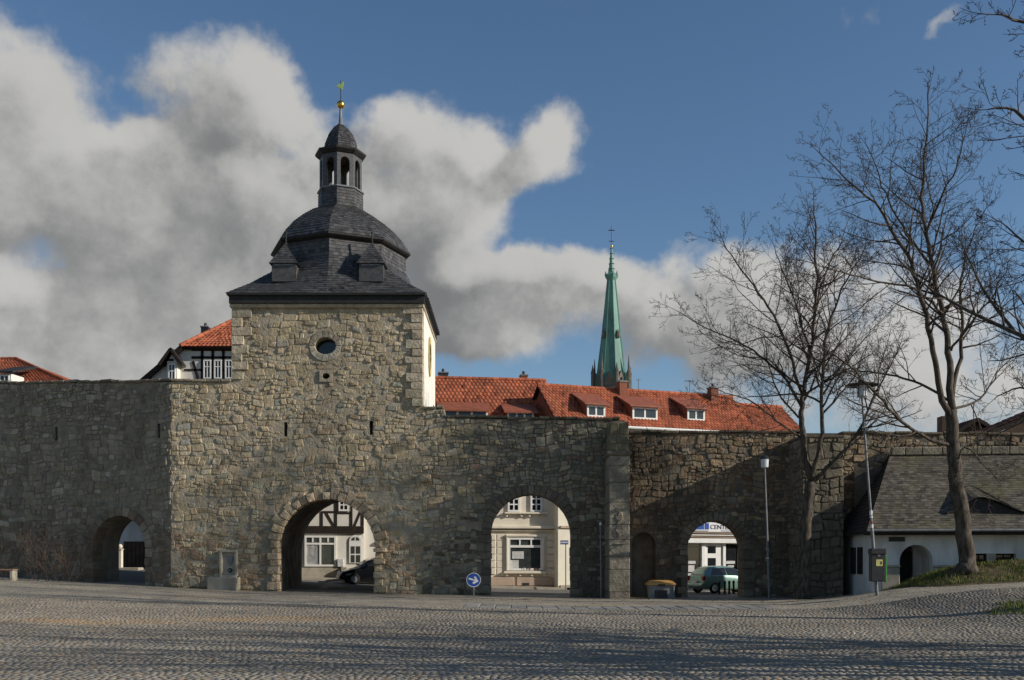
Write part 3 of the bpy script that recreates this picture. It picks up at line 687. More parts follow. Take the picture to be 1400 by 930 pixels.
    def patches(mb, st, row=.17, colw=.2):
        for (za, ra), (zb, rb) in zip(st[:-1], st[1:]):
            for k in range(8):
                j = (k + 1) % 8
                shingles(mb, (cx + ra[k][0], cy + ra[k][1], za), (cx + ra[j][0], cy + ra[j][1], za), (cx + rb[j][0], cy + rb[j][1], zb), (cx + rb[k][0], cy + rb[k][1], zb), row, colw, .018, (.6, 1.5), r=r)
    def solid(mb, st): mb.loft([[(cx + x * .995, cy + y * .995, z - .01) for x, y in rg] for z, rg in st], (.6, .6, .6))
    sk = MB(); solid(sk, stages); sk.build('roof_deck', 'slate', tower)
    s1 = MB(); patches(s1, stages); s1.build('skirt_slates', 'slate', tower, kind='stuff')
    zl = ze + 2.72
    MB().loft([[(cx + x, cy + y, z) for x, y in octo(q)] for q, z in ((3.05, zl - .06), (3.22, zl), (3.32, zl + .07), (3.3, zl + .15), (3.2, zl + .2))]).build('dome_lip', 'dark_board', tower)
    dome = [(zl + .17, octo(3.26)), (zl + .62, octo(2.98)), (zl + 1.08, octo(2.58)), (zl + 1.5, octo(2.1)), (zl + 1.88, octo(1.56)), (zl + 2.15, octo(1.02))]
    dm = MB(); solid(dm, dome); dm.build('dome_deck', 'slate', tower)
    s2 = MB(); patches(s2, dome); s2.build('dome_slates', 'slate', tower, kind='stuff')
    # lantern
    la = bpy.data.objects.new('lantern', None); COL.objects.link(la); la.parent = tower
    zb = zl + 2.1; zw = zb + .92; zt = zw + 1.6
    MB().loft([[(cx + x, cy + y, z) for x, y in octo(q)] for q, z in ((1.06, zb - .2), (1.04, zw - .06))]).build('lantern_base', 'slate', la)
    lb = MB(); patches(lb, [(zb - .1, octo(1.06)), (zw - .06, octo(1.05))], .14, .16); lb.build('lantern_slates', 'slate', la, kind='stuff')
    MB().loft([[(cx + x, cy + y, z) for x, y in octo(q)] for q, z in ((1.04, zw - .06), (1.12, zw - .04), (1.12, zw + .02), (1.02, zw + .04))]).build('lantern_sill', 'lead', la)
    o8 = octo(1.0)
    for k in range(8):
        a, b_ = Vector((*o8[k], 0)), Vector((*o8[(k + 1) % 8], 0)); t = (b_ - a); W = t.length; t.normalize(); nn = Vector((t.y, -t.x, 0))
        w = W / 2; q = W / 2 - .17; H = zt - zw; sp = H - .2 - q
        pts = [(-w, 0), (-q, 0), (-q, sp)] + [(q * math.cos(math.pi - math.pi * i / 8), sp + q * math.sin(math.pi - math.pi * i / 8)) for i in range(1, 8)] + [(q, sp), (q, 0), (w, 0), (w, H), (-w, H)]
        mid = (a + b_) / 2
        def at(u, d, z): p = mid + t * u + nn * d; return (cx + p.x, cy + p.y, zw + z)
        MB().loft([[at(x, .0, z) for x, z in pts], [at(x, -.1, z) for x, z in pts]], (.9, .9, .9)).build('lantern_arch', 'slate', la)
    MB().loft([[(cx + x, cy + y, z) for x, y in octo(q)] for q, z in ((1.0, zt - .04), (1.06, zt), (1.2, zt + .12), (1.22, zt + .2), (.8, zt + .3))]).build('lantern_cornice', 'dark_board', la)
    cap = [(zt + .28, octo(.82)), (zt + .72, octo(.74)), (zt + 1.12, octo(.58)), (zt + 1.42, octo(.36)), (zt + 1.6, octo(.14))]
    cd = MB(); solid(cd, cap); cd.build('lantern_cap', 'slate', la)
    cs = MB(); patches(cs, cap, .12, .14); cs.build('cap_slates', 'slate', la, kind='stuff')
    fz = zt + 1.58
    MB().lathe([(.15, fz), (.17, fz + .04), (.10, fz + .1), (.055, fz + .75), (.05, fz + .85)], 12, cx, cy).build('finial_shaft', 'lead', tower, True)
    MB().sphere((cx, cy, fz + 1.0), .19, 18, 12).build('golden_ball', 'gold', tower, True)
    MB().lathe([(.022, fz + 1.15), (.018, fz + 2.15)], 8, cx, cy).build('vane_rod', 'metal_dark', tower)
    v = MB(); vz = fz + 1.85
    v.prism([(cx + (a_ - cx) * .75, vz + (b_ - vz) * .75) for a_, b_ in [(cx - .28, vz), (cx - .05, vz - .08), (cx + .1, vz - .2), (cx + .16, vz + .05), (cx + .2, vz + .3), (cx + .08, vz + .33), (cx + .02, vz + .18), (cx - .14, vz + .14)]], cy - .02, cy + .02); v.build('weather_vane', 'vane_green', tower)
    # two slate dormers on the front slope
    for dx in (-1.93, 1.9):
        d = bpy.data.objects.new('dormer', None); COL.objects.link(d); d.parent = tower
        x0, x1 = cx + dx - .52, cx + dx + .52; y0 = cy - 3.42; zb_ = ze + .62; zt_ = zb_ + .78; pk = zt_ + 1.0
        MB().prism([(x0, zb_), (x1, zb_), (x1, zt_), (x0, zt_)], y0, y0 + 1.2, (.95, .95, .95)).build('dormer_front', 'slate', d)
        f = MB(); e = .1
        shingles(f, (x0 - e, y0 + 1.3, zt_), (x0 - e, y0 - e, zt_), (cx + dx, y0 + .3, pk), (cx + dx, y0 + .6, pk), .14, .16, .015, (.7, 1.4), r=r)
        shingles(f, (x1 + e, y0 - e, zt_), (x1 + e, y0 + 1.3, zt_), (cx + dx, y0 + .6, pk), (cx + dx, y0 + .3, pk), .14, .16, .015, (.7, 1.4), r=r)
        shingles(f, (x0 - e, y0 - e, zt_), (x1 + e, y0 - e, zt_), (cx + dx, y0 + .3, pk), (cx + dx, y0 + .3, pk), .14, .16, .015, (.7, 1.4), r=r)
        f.build('dormer_roof', 'slate', d)
        MB().loft([[(x0 - e, y0 - e, zt_), (x1 + e, y0 - e, zt_), (x1 + e, y0 + 1.2, zt_), (x0 - e, y0 + 1.2, zt_)], [(cx + dx - .01, y0 + .3, pk - .02), (cx + dx + .01, y0 + .3, pk - .02), (cx + dx + .01, y0 + .6, pk - .02), (cx + dx - .01, y0 + .6, pk - .02)]], (.7, .7, .7)).build('dormer_deck', 'slate', d)
        MB().box(x0 + .1, x1 - .1, y0 - .03, y0, zt_ - .09, zt_ - .03).build('dormer_bar', 'lead', d)
        MB().lathe([(.05, pk - .08), (.07, pk), (.035, pk + .08), (.035, pk + .45), (.05, pk + .5), (.01, pk + .56)], 8, cx + dx, y0 + .42).build('dormer_finial', 'dark_board', d)
        for yy, nrm in ((x0 - .004, -1), (x1 + .004, 1)):
            sh = MB(); a = (yy, y0 + (1.2 if nrm < 0 else 0), zb_); b_ = (yy, y0 + (0 if nrm < 0 else 1.2), zb_)
            shingles(sh, a, b_, (b_[0], b_[1], zt_), (a[0], a[1], zt_), .13, .15, .012, (.8, 1.5), r=r)
            sh.build('dormer_cheek', 'slate', d, kind='stuff')
build_tower()

# --- wall sections in line with the tower
def wall_core(root, u0, u1, top, thick, openings=(), cut=None, base=-.4, m='mortar'):
    """top: list of (x, z) from right to left"""
    pts = [(u0, base)]
    for g in openings: pts += arch_pts(g['cx'], g['half'] + .02, g['spring'], base, 16)
    pts += [(u1, base)] + list(top)
    o = MB().prism(pts, 0, thick).build('core', m, root)
    if cut: boolean_cut(o, cut)
    return o
def coping(root, u0, u1, z0, z1, thick, r, step=.7, h=.1, colr=(.16, .145, .11)):
    u = u0
    while u < u1 - .05:
        w = min(step * r.uniform(.6, 1.4), u1 - u); 
        if u1 - u - w < .2: w = u1 - u
        t = (u + w / 2 - u0) / (u1 - u0); z = z0 + (z1 - z0) * t + r.uniform(-.035, .035)
        MB().box(u + .006, u + w - .006, -.07 - r.uniform(0, .04), thick + .05, z - h, z + .02, tint(colr, r, .7, 1.4), bev=.03).build('coping_stone', 'stone', root); u += w

wB = thing('town_wall', 'sunlit rubble wall section between the shaded corner and the tower', 'town wall', (0, YW, 0))
r = random.Random(41)
wall_core(wB, XA, XT0 - .0, [(XT0, TOP_B - .1), (XA, TOP_B - .1)], 1.6)
place_stones(wB, sets['B'], col_tower, limit=300, r=r, hr=(-.008, .05))
coping(wB, XA, XT0 - .05, TOP_B, TOP_B, 1.6, r, colr=(.26, .23, .18))

wC = thing('town_wall', 'grey mossy wall section with round arch framing the cream house', 'town wall', (0, YW, 0))
xs_ = WX(607)
wall_core(wC, XT1, XC1 + .8, [(XC1 + .8, topC(XC1) - .1), (xs_, topC(xs_ + .01) - .1), (xs_, WZ(556) - .1), (XT1, WZ(556) - .1)], 1.3, [G2], m='mortar_mid')
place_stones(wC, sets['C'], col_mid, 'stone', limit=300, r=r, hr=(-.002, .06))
coping(wC, XT1 + .02, xs_ - .02, WZ(556), WZ(556), 1.3, r, .5, colr=(.25, .22, .17))
coping(wC, xs_, XC1 + .6, topC(xs_ + .01), topC(XC1), 1.3, r, colr=(.11, .10, .075))
voussoirs(wC, G2['cx'], G2['half'], G2['spring'], -.15, 23, (.36, .5), .9, col_dark, r, proud=(.03, .08), jamb_h=.36, jamb_w=(.32, .5))
st = MB(); vs, fs = stone_geo([(WX(574), WZ(660)), (WX(590), WZ(660)), (WX(590), WZ(648)), (WX(574), WZ(648))], .3, .01, .05, r, rough=.3, tilt=.1); st.add(vs, fs, (.42, .36, .27)); st.build('corbel_stone', 'stone', wC)

# --- left wall, turning back out of the sun
rzA = R(-20)
FA = Frame((XA, YW, 0), rzA)
wA = thing('town_wall', 'shaded left wall section turning back, with a small dark archway', 'town wall', (XA, YW, 0), rzA)
def build_left():
    r = random.Random(51)
    uL = -11.5; zt0 = TOP_B; zt1 = FA.hit(0, 522)[1]; uEdge = FA.hit(0, 522)[0]
    def top(u): return zt0 + (zt1 - zt0) * u / uEdge
    a0, z_b = FA.hit(127, 796); a1, _ = FA.hit(199, 796); ap = FA.hit(165, 705)[1]; cx = (a0 + a1) / 2; half = (a1 - a0) / 2
    g = dict(cx=cx, half=half, spring=ap - half, base=.3)
    sl = [FA.hit(77, 593), FA.hit(217, 589)]
    cut = MB()
    for s in sl: cut.box(s[0] - .07, s[0] + .07, -.5, .7, s[1] - .31, s[1] + .31)
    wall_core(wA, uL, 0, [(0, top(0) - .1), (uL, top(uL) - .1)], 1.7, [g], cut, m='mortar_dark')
    cl = []
    for poly in rubble(uL, .2, 0, top(uL) + .3, .44, .25, r):
        A, c = area_c(poly); poly = clip_half(poly, 0, 1, top(c[0]) - .12)
        if poly: poly = clip_half(poly, 1, 0, -.01)
        if len(poly) >= 3: poly = clip_half(poly, -1, 0, -uL)
        if len(poly) >= 3: poly = clip_arch(poly, cx, half, g['spring'], .36)
        for s in sl:
            if len(poly) >= 3: poly = clip_rect(poly, s[0] - .1, s[0] + .1, s[1] - .34, s[1] + .34)
        if len(poly) >= 3: cl.append(poly)
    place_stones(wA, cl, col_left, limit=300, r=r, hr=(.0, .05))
    coping(wA, uL, 0, top(uL), top(0), 1.7, r, colr=(.2, .18, .15))
    voussoirs(wA, cx, half, g['spring'], .2, 13, (.34, .44), .6, col_left, r, proud=(.03, .07), jamb_h=.34, jamb_w=(.3, .45))
build_left()

# --- right wall beyond the pillar
wD = thing('town_wall', 'brownish wall section with small archway showing the green car', 'town wall', (0, YW, 0))
def build_right():
    r = random.Random(61); zt = WZ(589); sl = (WX(1012.5), WZ(666))
    cut = MB().loft([[(sl[0] - .085 - k + y * .223, y, sl[1] - .37 + y * .075), (sl[0] + .085 + k + y * .223, y, sl[1] - .37 + y * .075), (sl[0] + .085 + k + y * .223, y, sl[1] + .37 + y * .075), (sl[0] - .085 - k + y * .223, y, sl[1] + .37 + y * .075)] for y, k in ((-.5, 0), (2.0, .1))])
    nx, nh, nap = WX(880), .52, WZ(728)
    cut.prism(arch_pts(nx, nh, nap - nh, .1, 12), -.5, .55)
    wall_core(wD, XC1 + .8, WX(1500), [(WX(1500), zt - .12), (XC1 + .8, zt - .1)], 1.3, [G3], cut, m='mortar_soot_shade')
    cl = []
    for poly in rubble(XD0, WX(1440), -.2, zt + .3, .40, .225, r):
        A, c = area_c(poly); poly = clip_half(poly, 0, 1, zt - .12)
        if poly: poly = clip_half(poly, -1, 0, -XD0)
        if len(poly) >= 3: poly = clip_arch(poly, G3['cx'], G3['half'], G3['spring'], .4)
        if len(poly) >= 3: poly = clip_rect(poly, sl[0] - .11, sl[0] + .11, sl[1] - .4, sl[1] + .4)
        if len(poly) >= 3: poly = clip_arch(poly, nx, nh, nap - nh, .05)
        if len(poly) >= 3 and WX(1106) < c[0] < WX(1146): poly = []
        if len(poly) >= 3: cl.append(poly)
    place_stones(wD, cl, col_right, 'stone_soot_shade', limit=300, r=r, hr=(-.002, .06))
    coping(wD, XD0 + .3, WX(1098), zt, zt, 1.3, r, colr=(.13, .11, .085)); coping(wD, WX(1150), WX(1440), zt - .02, zt - .1, 1.3, r, colr=(.15, .13, .1))
    voussoirs(wD, G3['cx'], G3['half'], G3['spring'], -.15, 19, (.34, .5), .8, col_dark, r, proud=(.03, .08), jamb_h=.33, jamb_w=(.3, .48))
build_right()

# --- ashlar pillar
YP = 42.9
pil = thing('buttress', 'narrow ashlar pillar with moulded cap dividing two wall sections', 'buttress', (0, YP, 0))
def build_pillar():
    r = random.Random(71); x0, x1 = WX(833, YP), WX(861, YP); z = -.3; zc = WZ(623, YP); d = YW - YP + .1
    MB().box(x0 + .05, x1 - .05, .06, d, -.3, WZ(576, YP)).build('core', 'mortar_dark', pil)
    while z < zc - .05:
        h = min(r.uniform(.55, .95), zc - z)
        if zc - z - h < .25: h = zc - z
        o = r.uniform(-.012, .012)
        MB().box(x0 + o, x1 + o, 0, d - .02, z + .006, z + h - .006, tint((.30, .275, .23), r, .85, 1.12), bev=.022).build('ashlar_block', 'stone', pil); z += h
    MB().loft([[(x0 - e, -e, zz), (x1 + e, -e, zz), (x1 + e, d, zz), (x0 - e, d, zz)] for e, zz in ((0, zc), (.07, zc + .05), (.1, zc + .13), (.02, zc + .2))], (.22, .2, .16)).build('cap_moulding', 'stone', pil)
    zz = zc + .2; k = 0; zt = WZ(577, YP)
    while zz < zt - .05:
        h = min(r.uniform(.24, .4), zt - zz)
        if zt - zz - h < .15: h = zt - zz
        sp = x0 + (x1 - x0) * r.uniform(.35, .65)
        for a, b in ((x0 + .03, sp), (sp, x1 - .03)):
            MB().box(a + .01, b - .01, r.uniform(.0, .06), d - .03, zz + .01, zz + h - .01, tint((.20, .19, .13), r, .7, 1.4), bev=.035).build('cap_stone', 'stone', pil)
        zz += h
    MB().box(x0 + .22, x1 - .15, -.06, .02, WZ(744, YP), WZ(744, YP) + .05, (.4, .36, .28), bev=.01).build('ledge', 'stone', pil)
    for k in range(7): # worn relief on the shaft
        vs, fs = stone_geo([(x0 + .3 + r.uniform(-.12, .12) + a, WZ(700 + k * 6, YP) + b) for a, b in ((0, 0), (.2, .02), (.22, .2), (.02, .18))], .05, .0, .05, r); MB().add(vs, fs, (.3, .27, .22)).build('relief_stone', 'stone', pil)
build_pillar()

# --- square bastion beside the first tree
YE = 43.0
bas = thing('buttress', 'broad dark square bastion behind the left bare tree', 'buttress', (0, YE, 0))
def build_bastion():
    r = random.Random(81); x0, x1 = WX(1097, YE), WX(1153, YE); zt = WZ(596, YE); d = YW - YE + .05
    MB().box(x0, x1, 0, d, -.3, zt - .1).build('core', 'mortar_soot_shade', bas)
    cl = []
    for poly in rubble(x0 - .2, x1 + .2, -.2, zt + .2, .55, .34, r):
        poly = clip_half(poly, 0, 1, zt - .1)
        if len(poly) >= 3: poly = clip_half(poly, -1, 0, -x0)
        if len(poly) >= 3: poly = clip_half(poly, 1, 0, x1)
        if len(poly) >= 3: cl.append(poly)
    place_stones(bas, cl, col_dark, limit=120, r=r, hr=(.03, .07))
    m = MB()
    for poly in rubble(-.2, d + .2, -.2, zt + .2, .5, .32, r):
        poly = clip_half(poly, 0, 1, zt - .1)
        if len(poly) >= 3: poly = clip_half(poly, -1, 0, 0)
        if len(poly) >= 3: poly = clip_half(poly, 1, 0, d)
        if len(poly) >= 3 and area_c(poly)[0] > .01:
            vs, fs = stone_geo(poly, r.uniform(.02, .06), .014, .04, r); cc = col_dark(0, 0, r)
            MB().add([(x0 + y, x, z) for x, y, z in vs], [f[::-1] for f in fs], cc).build('side_stone', 'stone', bas)
    MB().box(x0 - .06, x1 + .06, -.06, d, zt - .1, zt + .03, (.13, .115, .09), bev=.03).build('coping_stone', 'stone', bas)
build_bastion()

# ================================================================== houses behind the wall
def window(par, F, x0, y0, x1, y1, cols=2, rows=2, bar=.05, frame=.08, depth=.1, y=0.0, glass='glass_dark', fm='white_paint', nested=True, split=None):
    """window by photo pixels on the facade plane; frame is a part, each pane a piece of it"""
    a, zt = F.hit(x0, y0, y); b, zb = F.hit(x1, y1, y)
    return window_l(par, a, b, zb, zt, cols, rows, bar, frame, depth, y, glass, fm, nested, split)
def window_l(par, a, b, zb, zt, cols=2, rows=2, bar=.05, frame=.08, depth=.1, y=0.0, glass='glass_dark', fm='white_paint', nested=True, split=None):
    m = MB(); Y0, Y1 = y - depth, y + .02
    m.box(a, b, Y0, Y1, zb, zb + frame); m.box(a, b, Y0, Y1, zt - frame, zt); m.box(a, a + frame, Y0, Y1, zb + frame, zt - frame); m.box(b - frame, b, Y0, Y1, zb + frame, zt - frame)
    xs = [a + frame + (b - a - 2 * frame) * i / cols for i in range(cols + 1)]
    zs = [zb + frame + (zt - zb - 2 * frame) * (split[i] if split else i / rows) for i in range(rows + 1)]
    for x in xs[1:-1]: m.box(x - bar / 2, x + bar / 2, Y0 + .01, Y1, zb + frame, zt - frame)
    for i, z in enumerate(zs[1:-1]):
        for j in range(cols): m.box(xs[j] + (bar / 2 if j else 0), xs[j + 1] - (bar / 2 if j < cols - 1 else 0), Y0 + .01, Y1, z - bar / 2, z + bar / 2)
    w = m.build('window', fm, par)
    for i in range(cols):
        for j in range(rows): MB().box(xs[i], xs[i + 1], y - .03, y - .02, zs[j], zs[j + 1]).build('pane', glass, w if nested else par)
    return w
def tiles(mb, a, b, c, d, r, row=.33, colw=.24, tone=(.75, 1.25)): shingles(mb, a, b, c, d, row, colw, .035, tone, .1, r, wave=.03)
def ridge_tiles(par, a, b, m='red_tile', rad=.13, step=.4):
    a, b = Vector(a), Vector(b); n = max(1, int((b - a).length / step)); mb = MB()
    for i in range(n):
        p, q = a.lerp(b, i / n), a.lerp(b, (i + 1.08) / n); g = .8 + .4 * rnd.random(); mb.tube([p, q], [rad, rad * .86], 8, (g, g, g))
    mb.build('ridge_tiles', m, par, kind='stuff')
def chimney(par, x, y, z0, z1, w=.5, m='red_brick'):
    c = MB().box(x - w / 2, x + w / 2, y - w / 2, y + w / 2, z0, z1).build('chimney', m, par)
    MB().box(x - w / 2 - .05, x + w / 2 + .05, y - w / 2 - .05, y + w / 2 + .05, z1, z1 + .1, bev=.02).build('chimney_cap', 'lead', c)
    MB().lathe([(.1, z1 + .1), (.09, z1 + .32)], 10, x, y).build('chimney_pot', 'metal_dark', c)
def beam(par, F, p, q, w, y=-.012, d=.05):
    (a, za), (b, zb) = F.hit(*p), F.hit(*q); MB().bar((a, y, za), (b, y, zb), w, d).build('beam', 'timber', par)

# --- cream house seen through the middle arch, red roof with two shed dormers
def cream_house():
    r = random.Random(101); rz = R(8); X0 = -5.7; Y0 = 58 - math.tan(rz) * (1.0 - X0); zg = gzf(-1, 57)
    F = Frame((X0, Y0, 0), rz)
    h = thing('townhouse', 'cream house with large shop window seen through the middle arch, red roof above', 'house', (X0, Y0, 0), rz)
    W = F.hit(762, 700)[0]; ze = F.hit(700, 603)[1]; D = 8.4; s = 1.0
    MB().box(0, W, 0, D, -.5, ze).build('wall', 'cream_plaster', h)
    zr = ze + D / 2 * s; e = .35
    MB().prism([(0, ze), (W, ze), (W, ze + .01), (0, ze + .01)], 0, D).build('attic_floor', 'timber', h)
    m = MB()
    for xx in (0.02, W - .05): m.loft([[(xx + k, 0.02, ze), (xx + k, D - .02, ze), (xx + k, D / 2, zr - .06)] for k in (0, .03)])
    m.build('gable', 'cream_plaster', h)
    for a, b, c, d in ((( -.15, -e, ze - e * s), (W + .1, -e, ze - e * s), (W + .1, D / 2, zr), (-.15, D / 2, zr)), ((W + .1, D + e, ze - e * s), (-.15, D + e, ze - e * s), (-.15, D / 2, zr), (W + .1, D / 2, zr))):
        q = MB(); tiles(q, a, b, c, d, r); q.build('roof_tiles', 'red_tile', h, kind='stuff')
        MB().loft([[tuple(Vector(p) - Vector((0, 0, .02))) for p in (a, b, c, d)], [tuple(Vector(p) - Vector((0, 0, .12))) for p in (a, b, c, d)]]).build('roof_deck', 'timber', h)
    ridge_tiles(h, (-.1, D / 2, zr + .02), (W + .05, D / 2, zr + .02))
    # shed dormers on the front slope
    n = Vector((0, -s, 1)); p0 = (0, -e, ze - e * s)
    for (xa, ya, xb, yb) in ((602, 560, 668, 578), (692, 563, 731, 580)):
        L = F.hit_plane(xa, yb, p0, n); Rr = F.hit_plane(xb, yb, p0, n); y = L.y; zt = F.hit(xa, ya, y)[1]; d = bpy.data.objects.new('dormer', None); COL.objects.link(d); d.parent = h
        yb_ = y + (zt - L.z + .75) / s
        for x in (L.x, Rr.x - .06): MB().loft([[(x + k, y, L.z - .1), (x + k, yb_, zt + .55), (x + k, y, zt)] for k in (0, .06)]).build('cheek', 'dormer_tin', d)
        window_l(d, L.x + .06, Rr.x - .06, L.z - .02, zt, 3, 1, .12, .1, .05, y, nested=False)
        MB().loft([[(L.x - .15, y - .35, zt - .1 + k), (Rr.x + .15, y - .35, zt - .1 + k), (Rr.x + .15, yb_, zt + .62 + k), (L.x - .15, yb_, zt + .62 + k)] for k in (0, .09)]).build('dormer_roof', 'dormer_tin', d)
    yv = D / 2 * .55; q = F.hit_plane(743, 540, p0, n); MB().lathe([(.05, q.z - .1), (.05, q.z + .55)], 8, q.x, q.y).build('vent_pipe', 'metal_dark', h)
    c = F.hit_plane(607, 521, p0, n); chimney(h, c.x, D / 2 + .4, zr - .6, zr + .32, .55, 'metal_dark')
    c = F.hit(717, 515, D / 2); chimney(h, c[0], D / 2 + .3, zr - .6, zr + .28, .42)
    # facade by pixels
    for (xa, xb) in ((694, 710.5), (725, 741)): window(h, F, xa, 672, xb, 700, 2, 3, .07, .1, .1)
    def ledge(name, x0, x1, y0, y1, out, m='cream_plaster', bev=.03):
        a, zt = F.hit(x0, y0); b, zb = F.hit(x1, y1); return MB().box(a, b, -out, .02, zb, zt, bev=bev).build(name, m, h)
    ledge('upper_sill', 689, 748, 700.5, 703.5, .22)
    for x in (691, 711, 722, 742): ledge('bracket', x, x + 3, 703.5, 707, .14)
    ledge('string_course', 560, 763, 718.5, 723.5, .25); ledge('string_course', 560, 763, 724, 727, .14)
    for x0 in (667, 748): 
        for k in range(6): ledge('rusticated_block', x0, x0 + 10.5, 730.5 + k * 9.3, 739 + k * 9.3, .06, bev=.02)
    for x0 in (676.5,):
        for k in range(6): ledge('rusticated_block', x0 + 3, x0 + 12, 730.5 + k * 9.3, 739 + k * 9.3, .025, bev=.01)
    ledge('window_surround', 691, 745, 731, 734.5, .16)
    for x in (691.5, 741.5): ledge('window_surround', x, x + 3, 734.5, 780.5, .13)
    a, zt = F.hit(694.5, 735); b, zb = F.hit(741.5, 780)
    w = window_l(h, a, b, zb, zt, 1, 2, .14, .12, .1, 0, 'glass_shop', split=(0, .765, 1))
    for x in (710.5, 726): xx = F.hit(x, 740)[0]; MB().box(xx - .04, xx + .04, -.085, -.035, F.hit(x, 746)[1], zt - .12).build('muntin', 'white_paint', w)
    for (x0, y0, x1, y1) in ((700, 754, 716, 764), (696.5, 766, 709, 777)):
        p, q = F.hit(x0, y0), F.hit(x1, y1); MB().box(p[0], q[0], -.045, -.038, q[1], p[1]).build('notice', 'paper', w)
    for k in range(7):
        x = 713 + k * 3.6; p = F.hit(x, 777.5); MB().sphere((p[0], -.06, p[1] - .02), .05 + .03 * r.random(), 8, 6).build('window_ornament', r.choice(('red_brick', 'paper', 'bronze')), w)
    ledge('shop_sill', 688, 747, 781, 784.5, .25)
    for x in (691, 709, 725, 742): ledge('bracket', x, x + 3.2, 784.5, 788, .16)
    for k, (x0, x1) in enumerate(((560, 703), (706, 756))): ledge('plinth_block', x0, x1, 789.5, 801, .1, 'pink_stone')
    ledge('plinth_base', 560, 757, 800.6, 806, .06, 'pink_stone')
    ledge('cellar_grate', 714, 723, 797, 800.5, .12, 'metal_dark', 0)
    xx = F.hit(760.5, 700)[0]; MB().tube([(xx, -.12, .2), (xx, -.12, ze - .2)], .06, 8).build('drainpipe', 'metal_dark', h)
cream_house()

